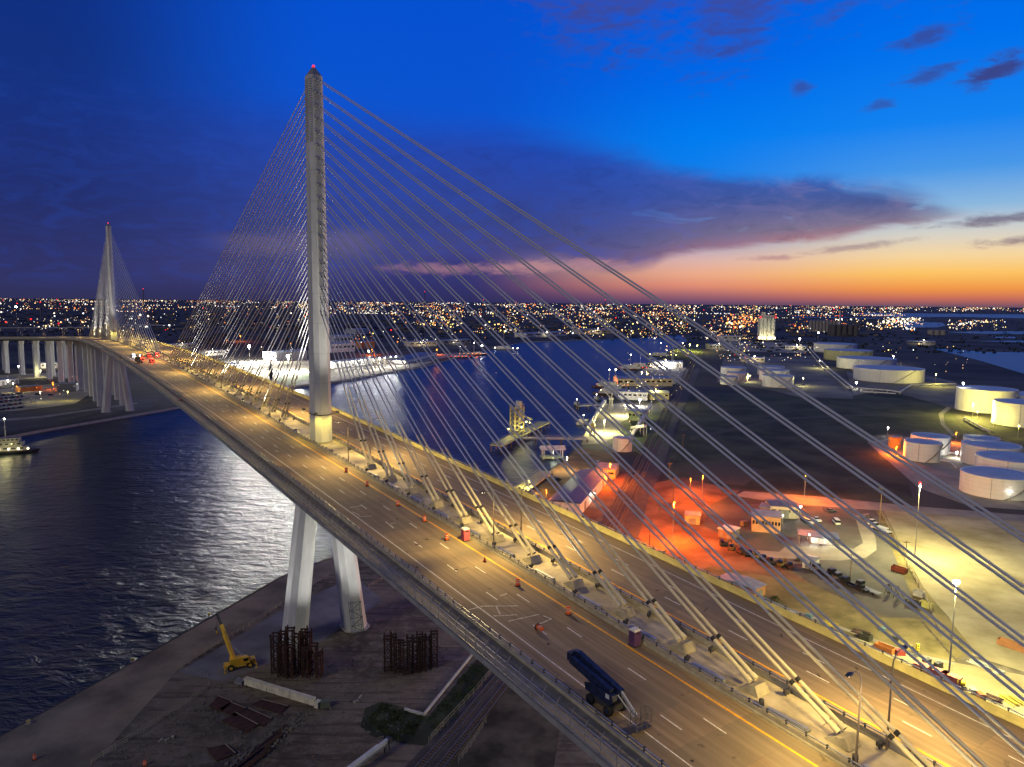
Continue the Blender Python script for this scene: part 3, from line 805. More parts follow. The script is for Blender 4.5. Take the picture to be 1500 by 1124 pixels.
# floodlights that light the stays
for s0 in (0.0, -509.0):
    for dirn in (1, -1):
        for k in range(3):
            s = s0 + dirn * (52 + 62 * k)
            lamp(bridge, 'SPOT', (s + dirn * 5.0, -2.7, zd(s) + 1.8), (30000 if dirn == -1 else 11000) * (1 if s0 == 0 else 2.2), (1.0, 0.93, 0.80), aim=(-dirn * (0.8 + .3 * k), 0.03, 1.0), angle=64, blend=.9, size=.6)

# marks scraped and sprayed on the deck
mk = random.Random(3)
for (sa, ta), (sb, tb) in (((113.2,-21.7), (113.2,-16.3)), ((113.2,-16.3), (115.8,-11.7)), ((116.6,-16.7), (118.0,-13.5)), ((114.4,-14.7), (116.6,-15.5)), ((119.0,-15.6), (119.5,-10.6)), ((120.1,-10.4), (121.5,-10.0)), ((122.0,-13.1), (121.5,-10.0)),
                           ((111.6,-12.2), (111.5,-10.9)), ((61.4,-16.1), (61.3,-13.4)), ((64.1,-16.6), (66.8,-16.1)), ((67.4,-16.8), (68.3,-14.1)), ((74.4,-13.3), (76.9,-13.5)), ((74.2,-12.8), (74.3,-11.8)),
                           ((-62.6,-14.0), (-65.4,-10.1)), ((-56.8,-14.1), (-60.9,-10.5)), ((-73.9,-11.0), (-70.1,-10.0)), ((-133.6,-11.2), (-135.5,-9.7)), ((6.0,-14.8), (7.9,-14.5))):
    mb = MB(); L = math.hypot(sb - sa, tb - ta)
    mb.bar((sa, ta, zd(sa) + 0.016), (sb, tb, zd(sb) + 0.016), 0.22, 0.008)
    mb.build('paint_mark', M('pale_scrape', (0.6, 0.54, 0.42), 0.8, var=0.5, scale=3), bridge)
for k in range(34):
    s = mk.uniform(-70, 160); tt = mk.choice((-1, 1)) * mk.uniform(4.5, 19)
    MB().box((s, tt, zd(s) + 0.05), (mk.uniform(.15, .7), mk.uniform(.1, .35), 0.07), mk.uniform(0, 3)).build('debris', M('debris', (0.08, 0.06, 0.05)), bridge)

# ------------------------------------------------------------------ approach viaduct
via = empty('approach_viaduct', (NB.x, NB.y, 0), BRZ)
tag(via, 'curving concrete approach viaduct on rows of tall pale columns beyond the far pylon', 'viaduct')
RC = 760.0


def cl(L):   # L metres past s = -585, bending towards -t
    L0 = 40.0
    if L < L0: return (-585 - L, 0.0, 0.0)
    a = (L - L0) / RC
    return (-585 - L0 - RC * math.sin(a), -RC * (1 - math.cos(a)), a)


def cpt(L, tt, z):
    x, y, a = cl(L)
    # across-direction at this place
    return (x - tt * math.sin(a), y + tt * math.cos(a), z)


Ls = np.arange(0, 561, 15.0)


def vprof(name, prof, mat):
    MB().loft([[cpt(L, tt, zd(-585 - L) + z) for tt, z in prof] for L in Ls]).build(name, mat, via)


vprof('deck_girder', [(-24.1, -0.02), (20.9, -0.02), (20.9, -0.8), (15, -1.2), (13, -3.2), (-13, -3.2), (-17, -1.2), (-24.1, -0.8)], fascia_m)
vprof('roadway', [(-19.9, 0.0), (20.2, 0.0), (20.2, -0.015), (-19.9, -0.015)], deck_m)
for tt in (-23.8, -20.1, 0.0, 20.5):
    vprof('barrier', [(tt - .2, 0.002), (tt + .2, 0.002), (tt + .1, 1.05), (tt - .1, 1.05)], barrier_m)
for k in range(14):
    L = -36 + 41.0 * k
    for sg in (-9.5, 8.5):
        x, y, a = cl(L) if L > 0 else (-585 - L, 0, 0)
        px, py, _ = cpt(L, sg, 0) if L > 0 else (-585 - L, sg, 0)
        h = zd(-585 - L) - 3.3
        pr = MB().loft([octa_ring(3.4, 5.6, 0.7, 0.15), octa_ring(3.4, 5.6, 0.7, h - 5), octa_ring(3.8, 7.6, 0.7, h)]).build('pier', pylon_m, via)
        pr.location = (px, py, 0); pr.rotation_euler[2] = a

# ------------------------------------------------------------------ street lamps on the bridge
lens_m = EM('warm_lens', (1.0, 0.72, 0.34), 14.0)
lp_post = MB().tube((0, 0, 0), (0, 0, 9.2), 0.14, 0.09, 8)
lp_post.path([(0, 0, 9.1), (0, -.12, 9.8), (0, -.5, 10.4), (0, -1.1, 10.7), (0, -1.9, 10.75)], 0.075, 6)
post_mesh = lp_post.mesh('post', M('lamp_post_bronze', (0.30, 0.24, 0.18), 0.5, metal=.3), True)
head_mesh = MB().loft([[(-.17, -1.8, 10.70), (.17, -1.8, 10.70), (.17, -1.8, 10.84), (-.17, -1.8, 10.84)], [(-.24, -2.2, 10.66), (.24, -2.2, 10.66), (.24, -2.2, 10.86), (-.24, -2.2, 10.86)], [(-.16, -2.75, 10.68), (.16, -2.75, 10.68), (.16, -2.75, 10.78), (-.16, -2.75, 10.78)]]).mesh('head', dark_steel)
lens_mesh = MB().box((0, -2.3, 10.655), (.34, .6, .02)).mesh('lens', lens_m)
names = {}
LS = [28 + 67.5 * k for k in range(-8, 4)]
where = {-8: 'before the far pylon', -7: 'first after the far pylon', -6: 'second from the far pylon', -5: 'near the stopped cars', -4: 'around midspan', -3: 'past midspan',
         -2: 'third behind the near pylon', -1: 'second behind the near pylon', 0: 'before the near pylon', 1: 'by the pink portable toilet', 2: 'nearest the camera', 3: 'past the frame edge'}
for k, s in zip(range(-8, 4), LS):
    for sg, side_ in ((-1, 'arm over the drum side'), (1, 'arm over the empty side')):
        o = empty('street_lamp', BW(s, sg * 2.95, 0.06), BRZ + (0 if sg < 0 else math.pi))
        tag(o, 'street lamp on the median %s, %s' % (where[k], side_), 'street lamp', 'street lamps along the bridge median')
        obj('post', post_mesh, o); h = obj('head', head_mesh, o); obj('lens', lens_mesh, h)
        for q in (-1, 1): lamp(o, 'SPOT', (q * .1, -2.4, 10.5), 15500 if sg < 0 else 25000, (1.0, 0.71, 0.22), aim=(q * 1.25, -0.42 if sg < 0 else -0.7, -1), angle=122, blend=.8, size=.35)
        lamp(o, 'SPOT', (0, -2.3, 10.5), 3800, (1.0, 0.71, 0.22), aim=(0, 0.1, -1), angle=120, blend=.9, size=.35)
for k in range(7):    # viaduct lamps
    L = 40 + 62 * k
    for sg in (-1, 1):
        x, y, z = cpt(L, sg * 1.0, zd(-585 - L)); a = cl(L)[2]
        p = NB + DX * x + TX * y
        o = empty('street_lamp', (p.x, p.y, z), BRZ + a + (0 if sg < 0 else math.pi))
        tag(o, 'small street lamp on the far curving viaduct, %s pair from the far pylon, %s side' % (('first', 'second', 'third', 'fourth', 'fifth', 'sixth', 'seventh')[k], 'footway' if sg < 0 else 'inland'), 'street lamp', 'street lamps along the viaduct')
        obj('post', post_mesh, o); h = obj('head', head_mesh, o); obj('lens', lens_mesh, h)
        if k < 5 and sg == -1: lamp(o, 'SPOT', (0, -2.4, 10.5), 15000, (1.0, 0.7, 0.22), angle=160, blend=.4, size=.35)

# ------------------------------------------------------------------ things standing on the deck
drum_parts = (MB().lathe((0, 0, 0), [(0.31, 0.06), (0.31, 0.38), (0.295, 0.40), (0.295, 0.70), (0.28, 0.72), (0.28, 1.02), (0.2, 1.08)], 14).mesh('body', orange_pl, True),
              MB().lathe((0, 0, 0), [(0.299, 0.50), (0.299, 0.58)], 14).lathe((0, 0, 0), [(0.284, 0.80), (0.284, 0.88)], 14).mesh('stripe', M('stripe_white', (0.75, 0.72, 0.66))),
              MB().lathe((0, 0, 0), [(0.46, 0), (0.46, 0.08), (0.3, 0.1)], 8).mesh('base', black_m))


def drum(pos, label, tilt=0.0, sc=1.08):
    o = empty('traffic_drum', pos, BRZ); o.scale = (sc, sc, sc); o.rotation_euler[1] = tilt
    for nm, me in zip(('body', 'stripe', 'base'), drum_parts): obj(nm, me, o)
    return tag(o, label, 'traffic drum', 'orange traffic drums')


for (s, tt), lb in (((35.4,-6.5), 'orange traffic drum on the deck closest to the near pylon'),
                    ((48.5,-6.7), 'orange traffic drum second in line from the near pylon'),
                    ((64.9,-6.9), 'orange traffic drum third in line from the near pylon'),
                    ((76.3,-6.6), 'small orange traffic drum fourth in line from the near pylon'),
                    ((87.2,-7.8), 'orange traffic drum on the deck beside the pink portable toilet'),
                    ((109.9,-7.8), 'orange traffic drum with dark base between the two portable toilets'),
                    ((121.6,-7.0), 'orange traffic drum with a leaning stick past the white scrapes')):
    drum(BW(s, tt, 0.01), lb)
(s, tt) = (122.9,-13.5)
drum(BW(s, tt, 0.35), 'orange traffic drum knocked over in the middle lane', tilt=R(84))
(s, tt) = (99.3,-7.2)
o = empty('traffic_cone', BW(s, tt, 0.01), BRZ)
tag(o, 'small orange cone with dark base next to the yellow line', 'traffic cone')
MB().lathe((0, 0, 0), [(0.24, 0.06), (0.05, 0.95)], 12).build('body', orange_pl, o, True); MB().box((0, 0, 0.03), (0.55, 0.55, 0.06)).build('base', black_m, o)
(s, tt) = (121.9,-7.3)
MB().bar((0, 0, 0.05), (1.6, -0.5, 0.05), 0.08).build('stick', M('stick', (0.05, 0.03, 0.03)), None)
bpy.context.view_layer.update()
st = bpy.data.objects['stick']; st.name = 'signal_pole'; st.location = BW(s + .6, tt + .4, 0.02); st.rotation_euler[2] = BRZ
tag(st, 'thin dark pole lying on the deck beside an orange drum', 'pole')


def toilet(pos, col, label):
    m = M('toilet_' + str(col), col, 0.5, var=0.1)
    o = empty('portable_toilet', pos, BRZ); tag(o, label, 'portable toilet')
    MB().box((0, 0, 1.12), (1.15, 1.15, 2.0)).build('cabin', m, o)
    MB().box((0, 0, 0.06), (1.25, 1.25, 0.12)).build('skid', black_m, o)
    MB().loft([[(-.6, -.6, 2.13), (.6, -.6, 2.13), (.6, .6, 2.13), (-.6, .6, 2.13)], [(-.45, -.5, 2.36), (.45, -.5, 2.36), (.45, .5, 2.36), (-.45, .5, 2.36)]]).build('roof', M('toilet_roof', (0.7, 0.68, 0.62)), o)
    d = MB().box((0, -0.59, 1.1), (0.72, 0.05, 1.75)).build('door', M('toilet_door_' + str(col), tuple(x * .8 for x in col), .5), o)
    MB().box((0.28, -0.63, 1.1), (0.06, 0.04, 0.14)).build('handle', black_m, d)
    for x in (-.585, .585): MB().box((x, 0, 1.85), (0.04, 0.8, 0.16)).build('vent', black_m, o)
    MB().tube((0.4, 0.45, 2.2), (0.4, 0.45, 2.65), 0.05, n=6).build('vent_pipe', black_m, o)
    return o


(s, tt) = (89.0,-3.4)
toilet(BW(s, -4.9, 0.01), (0.62, 0.12, 0.16), 'pink portable toilet with pale roof against the median barrier')
(s, tt) = (133.1,-4.0)
toilet(BW(s, -4.9, 0.01), (0.13, 0.06, 0.16), 'dark purple portable toilet against the median barrier')

# blue boom lift parked on the shoulder
blue = M('lift_blue', (0.014, 0.022, 0.060), 0.5, var=0.5, scale=1.4, spec=.35)
(s, tt) = (141.7,-17.4)
bl = empty('boom_lift', BW(s, -17.6, 0.02), BRZ); tag(bl, 'blue boom lift with folded arms and empty cage parked by the footway', 'boom lift')
MB().box((0, 0, 0.85), (3.9, 1.7, 0.7)).box((0.2, 0, 1.25), (2.6, 1.3, 0.3)).build('chassis', dark_steel, bl)
for x in (-1.5, 1.5):
    for y in (-1.05, 1.05):
        w_ = MB().tube((x, y - .2, .6), (x, y + .2, .6), .6, n=16).build('wheel', tyre, bl, True)
        MB().tube((x, y - .22, .6), (x, y + .22, .6), .28, n=10).build('rim', blue, w_, True)
MB().side([(-2.5, 1.3), (1.7, 1.3), (2.2, 1.9), (2.0, 2.5), (-1.2, 2.6), (-2.7, 2.1)], -1.0, 1.0).build('turret', blue, bl)
MB().side([(-6.2, 4.2), (-5.6, 3.2), (1.9, 2.35), (2.2, 2.9), (1.6, 3.0), (-5.4, 4.3)], 0.1, 0.75).build('boom', blue, bl)
MB().side([(-6.1, 3.9), (-5.8, 3.0), (-2.2, 2.4), (1.4, 2.6), (1.4, 2.9), (-5.5, 3.9)], -0.75, -0.1).build('boom', blue, bl)
MB().box((-6.0, 0, 3.7), (0.5, 1.5, 1.0)).build('knuckle', blue, bl)
MB().bar((2.0, 0.4, 2.7), (4.6, 0.4, 1.0), .22, .26).bar((2.0, -0.1, 2.4), (4.4, 0.1, 0.9), .12).build('jib', M('lift_grey', (0.4, 0.42, 0.45), .4), bl)
MB().box((1.3, -0.9, 2.2), (0.6, .3, .5)).build('control_box', M('lift_white', (0.6, .6, .58)), bl)
cage = empty('cage', (5.4, 0.2, 0.25)); cage.parent = bl
MB().box((0, 0, 0), (1.0, 2.2, 0.1)).build('floor', dark_steel, cage)
mbc = MB()
for x in (-.5, .5):
    for y in (-1.1, -.4, .4, 1.1): mbc.bar((x, y, 0), (x, y, 1.9), .06)
for z in (.6, 1.1, 1.9):
    mbc.bar((-.5, -1.1, z), (.5, -1.1, z), .05).bar((-.5, 1.1, z), (.5, 1.1, z), .05).bar((-.5, -1.1, z), (-.5, 1.1, z), .05).bar((.5, -1.1, z), (.5, 1.1, z), .05)
mbc.build('guard_rail', M('lift_rail', (0.12, 0.11, 0.10), .5), cage)

# ------------------------------------------------------------------ vehicles
red_l = EM('tail_red', (1.0, 0.05, 0.03), 10.0)
white_l = EM('head_white', (1.0, 0.95, 0.85), 10.0)
blue_l = EM('flash_blue', (0.5, 0.6, 1.0), 10.0)
PR = {
    'car': (4.6, 1.85, [(-2.3, .35), (2.3, .35), (2.3, .75), (1.2, .95), (-2.2, 1.0), (-2.3, .8)], [(-1.9, 1.0), (1.0, .98), (.35, 1.45), (-1.3, 1.48)]),
    'pickup': (5.6, 1.95, [(-2.8, .45), (2.8, .45), (2.8, 1.0), (1.5, 1.15), (-2.8, 1.15)], [(-.6, 1.15), (1.6, 1.14), (1.0, 1.8), (-.5, 1.85)]),
    'van': (5.8, 2.1, [(-2.9, .4), (2.9, .4), (2.9, 1.15), (2.3, 1.35), (-2.9, 1.35)], [(-2.9, 1.35), (2.3, 1.34), (1.7, 2.3), (-2.85, 2.4)]),
    'truck': (9.0, 2.5, [(-4.5, .7), (4.5, .7), (4.5, 1.7), (2.4, 1.9), (2.3, 1.1), (-4.5, 1.1)], [(2.4, 1.9), (4.4, 1.72), (4.1, 2.9), (2.4, 3.0)]),
    'suv': (4.9, 1.95, [(-2.4, .45), (2.45, .45), (2.45, 1.0), (1.4, 1.12), (-2.4, 1.15)], [(-2.35, 1.15), (1.4, 1.12), (.7, 1.75), (-2.1, 1.8)]),
}
VM = {}


def vehicle(kind, pos, rz, col, label, group=None, tail=False, head=False, name=None, cat=None):
    L, wd, pb, pc = PR[kind]
    key = (kind, col)
    paint = M('paint_%s' % '_'.join('%g' % x for x in col), col, 0.35, var=0.05, spec=.5)
    if key not in VM:
        wb = L * 0.31
        wh = MB().tube((0, -.12, 0), (0, .12, 0), .36 if kind != 'truck' else .5, n=12).mesh('wheel', tyre, True)
        VM[key] = (MB().side(pb, -wd / 2, wd / 2).mesh('body', paint),
                   MB().loft([[(x, -wd / 2 + .06, z) for x, z in pc], [(x, wd / 2 - .06, z) for x, z in pc]]).mesh('cabin', glass_dark),
                   MB().box(((pc[2][0] + pc[3][0]) / 2, 0, pc[3][1] + .02), (abs(pc[2][0] - pc[3][0]), wd - .2, .05)).mesh('roof', paint), wh, wb)
    bm, cm, rm, wh, wb = VM[key]
    o = empty(name or {'car': 'parked_car', 'pickup': 'pickup_truck', 'van': 'van', 'truck': 'flatbed_truck', 'suv': 'parked_suv'}[kind], pos, rz)
    tag(o, label, cat or {'car': 'car', 'pickup': 'pickup truck', 'van': 'van', 'truck': 'truck', 'suv': 'car'}[kind], group)
    obj('body', bm, o); c = obj('cabin', cm, o); obj('roof', rm, c)
    r = .36 if kind != 'truck' else .5
    for x in (-wb, wb):
        for y in (-wd / 2 + .1, wd / 2 - .1): obj('wheel', wh, o, (x, y, r))
    if tail:
        for y in (-wd * .36, wd * .36): MB().box((-L / 2 - .03, y, .85), (.1, .4, .3)).build('tail_lamp', red_l, o)
    if head:
        for y in (-wd * .36, wd * .36): MB().box((L / 2 + .03, y, .75), (.1, .4, .25)).build('headlamp', white_l, o)
    return o


white_c, black_c, grey_c, red_c, blue_c, silver_c = (0.6, 0.6, 0.58), (0.02, 0.02, 0.022), (0.14, 0.14, 0.15), (0.3, 0.02, 0.015), (0.02, 0.05, 0.16), (0.4, 0.41, 0.42)
# emergency and work vehicles stopped on the main span
for (s, tt), kd, col, lb, tl in (((-234.3,-9.9), 'suv', black_c, 'dark car with bright red tail lights closest on the main span', True),
                                 ((-270.3,-6.5), 'pickup', red_c, 'red-lit pickup stopped beside the median of the main span', True),
                                 ((-273.3,-1.7), 'suv', grey_c, 'car with red lights against the median barrier on the main span', True),
                                 ((-253.4,-12.3), 'van', red_c, 'van with red lights in the middle lane of the main span', True),
                                 ((-268.9,-14.5), 'suv', white_c, 'white patrol car with white and blue lights on the shoulder', False),
                                 ((-233.1,-16.6), 'truck', black_c, 'dark flatbed truck on the shoulder of the main span', False)):
    o = vehicle(kd, BW(s, tt, 0.01), BRZ + math.pi, col, lb, tail=tl)
    if tl:
        MB().box((0, 0, 1.95), (.4, 1.3, .3)).build('light_bar', red_l, o)
        lamp(o, 'POINT', (-4.2, 0, 1.4), 900, (1.0, 0.06, 0.03), size=.3)
    elif kd == 'suv':
        MB().box((0, 0, 1.95), (.4, 1.3, .3)).build('light_bar', blue_l, o)
        MB().box((-2.5, 0, .9), (.1, 1.4, .3)).build('headlamp', white_l, o)
        lamp(o, 'POINT', (-4.2, 0, 1.4), 700, (.9, .9, 1.0), size=.3)
# small maintenance cart on the footway, and a light trailer
(s, tt) = (-171.1,-32.2)
o = empty('inspection_cart', BW(-262, -22.2, 0.11), BRZ); tag(o, 'small red inspection cart on the footway above the far pylon legs', 'cart')
MB().box((0, 0, .5), (2.0, 1.1, .6)).build('body', M('cart_red', (.2, .03, .03)), o)
for x in (-.7, .7):
    for y in (-.5, .5): MB().tube((x, y - .08, .3), (x, y + .08, .3), .3, n=10).build('wheel', tyre, o)
MB().bar((-.9, -.5, .8), (-.9, -.5, 1.9), .08).bar((-.9, .5, .8), (-.9, .5, 1.9), .08).bar((-.9, -.5, 1.9), (-.9, .5, 1.9), .08).build('frame', dark_steel, o)
c2 = copy_tree(o, BW(-85, -22.2, .11), BRZ); tag(c2, 'small red inspection cart on the footway nearer the tall pylon', 'cart')

# ------------------------------------------------------------------ yard at the foot of the near pylon
# steel falsework frames


def falsework(cx, cy, rz, rows, label):
    root = empty('falsework_tower', (cx, cy, 0), rz); tag(root, label, 'steel frame')
    rnd = random.Random(int(cx * 7))
    for (x, y, wx, wy, h) in rows:
        for (px, py) in ((x, y), (x + wx, y), (x, y + wy), (x + wx, y + wy)):
            MB().bar((px, py, 0.1), (px, py, h + rnd.uniform(-.3, 1.2)), .34, .30).build('column', rust, root)
        k = 0; z = .5
        while z < h - 1:
            z2 = z + 2.4
            m = MB()
            m.bar((x, y, z), (x + wx, y, z2), .13).bar((x + wx, y, z), (x, y, z2), .13)
            m.bar((x, y, z), (x, y + wy, z2), .13).bar((x + wx, y, z2), (x + wx, y + wy, z), .13)
            m.bar((x, y + wy, z), (x + wx, y + wy, z2), .13)
            m.bar((x, y, z), (x + wx, y, z), .15).bar((x, y, z), (x, y + wy, z), .15).bar((x + wx, y, z), (x + wx, y + wy, z), .15).bar((x, y + wy, z), (x + wx, y + wy, z), .15)
            m.build('bracing', rust, root); z = z2
        MB().bar((x - .3, y, h), (x + wx + .3, y, h), .36).bar((x - .3, y + wy, h), (x + wx + .3, y + wy, h), .36).build('cap_beam', rust, root)
    return root


g = (-62.5,181.6)
falsework(g[0], g[1], 0.0, [(0, 0, 2.0, 2.0, 10.5), (3.3, 2.2, 1.7, 1.7, 11.0), (5.6, .2, 1.6, 2.0, 10.2), (8.0, 1.8, 1.7, 1.8, 10.0), (10.3, -.5, 1.6, 1.6, 8.2), (2.2, -1.6, 1.8, 1.6, 9.0), (12.2, -2.0, 1.4, 1.6, 6.4), (1.2, 3.2, 1.5, 1.6, 9.6), (6.8, 3.0, 1.5, 1.5, 10.4), (4.6, -2.2, 1.5, 1.4, 8.6), (8.6, -1.8, 1.4, 1.4, 7.6)], 'cluster of rusty braced steel towers standing before the pylon leg beside the crane')
g = (-33.1,183.2)
falsework(g[0], g[1], 0.15, [(0, 0, 1.9, 1.9, 9.2), (2.6, -1.2, 1.7, 1.6, 8.6), (5.0, -2.4, 1.6, 1.6, 8.4), (7.3, -1.8, 1.7, 1.8, 9.0), (9.4, -1.4, 1.5, 1.6, 9.2), (12.4, 0.6, 1.6, 1.6, 9.6), (6.0, .8, 1.6, 1.6, 8.0), (1.6, 1.8, 1.5, 1.5, 8.8), (8.6, 1.4, 1.5, 1.5, 8.6), (3.8, 0.4, 1.2, 1.4, 7.8), (10.6, -.2, 1.4, 1.4, 8.4)], 'cluster of rusty braced steel towers near the white kerb under the deck')

# yellow rough-terrain crane
cy_ = M('crane_yellow', (0.8, 0.48, 0.03), 0.5, var=0.15)
g = (-72.0,185.0)
cr = empty('rough_terrain_crane', (g[0], g[1], 0.05), R(25)); tag(cr, 'yellow rough-terrain crane with boom raised on the quay', 'crane')
MB().box((0, 0, 1.2), (7.6, 2.4, .8)).box((2.6, 0, 1.8), (2.2, 2.2, .6)).build('carrier', cy_, cr)
for x in (-2.4, 2.4):
    for y in (-1.25, 1.25):
        w_ = MB().tube((x, y - .3, .85), (x, y + .3, .85), .85, n=16).build('wheel', tyre, cr, True)
        MB().tube((x, y - .32, .85), (x, y + .32, .85), .45, n=10).build('rim', cy_, w_, True)
for x in (-3.9, 3.9):
    for y in (-1.9, 1.9): MB().bar((x, y * .5, 1.0), (x, y, 1.0), .3).bar((x, y, 1.0), (x, y, .1), .22).box((x, y, .1), (.6, .6, .1)).build('outrigger', cy_, cr)
MB().side([(-2.6, 1.7), (2.0, 1.7), (2.0, 2.6), (.6, 3.0), (-2.6, 3.0)], -1.1, 1.1).build('superstructure', cy_, cr)
cb_ = MB().side([(.4, 1.75), (2.4, 1.75), (2.3, 2.7), (1.9, 3.4), (.4, 3.4)], -1.9, -1.12).build('cab', cy_, cr)
MB().box((2.36, -1.5, 2.75), (.05, .6, .8)).box((1.3, -1.92, 2.8), (1.2, .05, .7)).build('window', glass_dark, cb_)
b0 = Vector((-1.6, .2, 2.8)); b1 = Vector((-4.6, 4.6, 12.4)); u = b1 - b0
MB().bar(b0, b0 + u * .62, .85, .95).build('boom', cy_, cr); MB().bar(b0 + u * .6, b0 + u * .86, .68, .75).build('boom', cy_, cr)
MB().bar(b0 + u * .84, b0 + u * 1.12, .5, .55).bar(b0 + u * 1.1, b0 + u * 1.16, .7, .3).build('boom_tip', dark_steel, cr)
MB().tube((1.2, .2, 2.4), b0 + u * .42, .2, n=8).build('lift_ram', galv, cr)
MB().tube(b0 + u * 1.14, b0 + u * 1.14 + Vector((-.3, .3, -5.0)), .04, n=5).build('hoist_rope', black_m, cr)
MB().box(b0 + u * 1.14 + Vector((-.3, .3, -5.3)), (.4, .3, .6)).build('hook_block', cy_, cr)

# pale girder lying on blocks
a, b_ = (-70.2,177.3), (-46.7,166.3)
gd = empty('precast_girder', (a[0], a[1], 0.05), math.atan2(b_[1] - a[1], b_[0] - a[0])); tag(gd, 'long pale girder lying on blocks in front of the rusty towers', 'girder')
GL = math.hypot(b_[0] - a[0], b_[1] - a[1])
for k in range(3):
    x0 = GL * (0.12 + .29 * k)
    MB().side([(x0, .4), (x0 + GL * .285, .4), (x0 + GL * .285, 2.0), (x0, 2.0)], -.35, .35).box((x0 + GL * .1425, 0, 2.06), (GL * .285, 1.2, .16)).box((x0 + GL * .1425, 0, .42), (GL * .285, .9, .2)).build('segment', M('girder_pale', (0.62, .58, .42), .8, scale=.6), gd)
MB().box((GL * .05, 0, .9), (GL * .1, 1.3, .2)).box((GL * .05, .6, .5), (GL * .1, .1, 1.2)).box((GL * .05, -.6, .5), (GL * .1, .1, 1.2)).build('end_frame', galv, gd)
MB().box((GL * 1.02, 0, .9), (1.2, 1.4, 1.6)).build('end_frame', M('girder_pale', (.4, .38, .3)), gd)
for x in (.15, .5, .9): MB().box((GL * x, 0, .2), (.5, 1.4, .36)).build('block', wood, gd)

# rusty plates, beams and pipes laid out on the yard
rplate = M('rust_plate', (0.055, 0.024, 0.017), .9, var=.4, scale=.7)
quads = [([(-72.5,165.8), (-71.9,170.1), (-67.4,167.7), (-68.3,163.6)], 'square rusty plate laid closest to the quay fence'),
         ([(-69.4,164.4), (-67.8,167.4), (-63.2,164.8), (-64.3,161.3)], 'rusty plate laid beside the pale girder'),
         ([(-62.2,166.6), (-60.9,168.8), (-53.4,165.9), (-54.2,162.9)], 'rusty plate stack with pale edge beneath the girder end'),
         ([(-64.1,162.5), (-62.5,164.8), (-55.6,160.6), (-56.5,157.6)], 'rusty plate second in the row of stacked sheets'),
         ([(-66.9,159.6), (-65.0,163.0), (-57.9,158.1), (-59.5,155.4)], 'widest rusty plate at the front of the row of sheets'),
         ([(-65.9,149.0), (-62.5,150.5), (-59.1,147.4), (-62.0,144.8)], 'rusty plate with an orange edge near the frame bottom')]
for q, lb in quads:
    o = empty('steel_plate_stack', v3(q[0], 0.05)); tag(o, lb, 'steel plates', 'rusty plates on the yard')
    pts = [(x - q[0][0], y - q[0][1]) for x, y in q]
    for k in range(3): MB().prism(pts, .02 + .13 * k, .11 + .13 * k).build('plate', rplate, o)
    MB().bar((*pts[1], .46), (*pts[2], .46), .14, .1).build('edge_bar', M('worn_edge', (.3, .24, .18)), o)
for (p, q, r, lb) in (((-52.2,148.9), (-57.4,137.6), .55, 'long rusty pipe lying at the frame bottom'), ((-51.4,154.5), (-57.0,141.9), .5, 'rusty pipe next to the rubble bank'), ((-51.2,157.7), (-55.5,147.0), .45, 'thin rusty pipe lying farthest along the rubble bank')):
    o = MB().tube((0, 0, r), (q[0] - p[0], q[1] - p[1], r), r, n=14).build('steel_pipe', rust, None, True); o.location = v3(p, .03)
    tag(o, lb, 'pipe', 'rusty pipes on the yard')
rk = random.Random(5)
mb = MB()
for k in range(420):
    f = rk.random(); p0 = Vector((*(-57.5,143.2), 0)); p1 = Vector((*(-49.1,161.6), 0)); p = p0.lerp(p1, f) + Vector((rk.gauss(0, 1.0), rk.gauss(0, .8), 0))
    sz = rk.uniform(.2, .7); mb.box((p.x, p.y, sz * .35), (sz, sz * rk.uniform(.6, 1.3), sz * .8), rk.uniform(0, 3))
tag(mb.build('rubble', M('rubble', (.16, .14, .11), .95)), 'bank of broken concrete rubble along the yard edge', 'rubble', kind='stuff')
# fences along the quay


def fence(pts, h, label, step=2.4, wire=True, name='chain_fence', mat=None, pm=.07):
    mat = mat or M('fence_tan', (0.30, 0.27, 0.20), .7)
    o = empty(name, v3(pts[0], .05)); tag(o, label, 'fence')
    ps = [(x - pts[0][0], y - pts[0][1]) for x, y in pts]
    pmesh = MB().bar((0, 0, 0), (0, 0, h), pm * 1.5).mesh('post', mat)
    for (x0, y0), (x1, y1) in zip(ps, ps[1:]):
        L = math.hypot(x1 - x0, y1 - y0); n_ = max(1, int(L / step))
        for k in range(n_ + 1):
            if k == n_ and (x1, y1) != ps[-1]: continue
            obj('post', pmesh, o, (x0 + (x1 - x0) * k / n_, y0 + (y1 - y0) * k / n_, 0))
        for z in ((.5 * h, .97 * h) if wire else (.97 * h,)): MB().bar((x0, y0, z), (x1, y1, z), pm * .9).build('rail', mat, o)
    return o


fence([(-88.1,143.7), (-84.8,151.7), (-81.5,159.4), (-77.8,167.6), (-76.3,175.2)], 1.3, 'pale post fence beside the apron at the frame bottom')
fence([(-87.3,182.9), (-83.1,181.5), (-78.7,179.9)], 1.2, 'short pale fence across the apron by the crane', 1.6)
fence([(-87.6,184.3), (-84.6,192.3), (-81.0,202.8), (-77.0,214.3), (-73.5,224.5)], 1.3, 'long pale fence on the quay edge behind the crane')
fence([(-48.4,239.7), (-37.6,262.1), (-29.6,283.6)], 1.2, 'faint fence under the deck behind the pylon legs')
fence([(-17.3,153.2), (-13.0,162.7), (-7.9,174.4), (-4.4,183.7)], 1.8, 'yellowish mesh fence beside the tracks under the deck', 2.2)
fence([(-17.8,151.9), (-16.3,155.0), (-14.4,159.9)], 1.6, 'short leaning fence at the corner of the grass', 1.5)
fence([(-10.6,144.8), (-8.3,150.8), (-5.3,160.1)], 1.6, 'mesh fence along the far side of the tracks', 2.0)
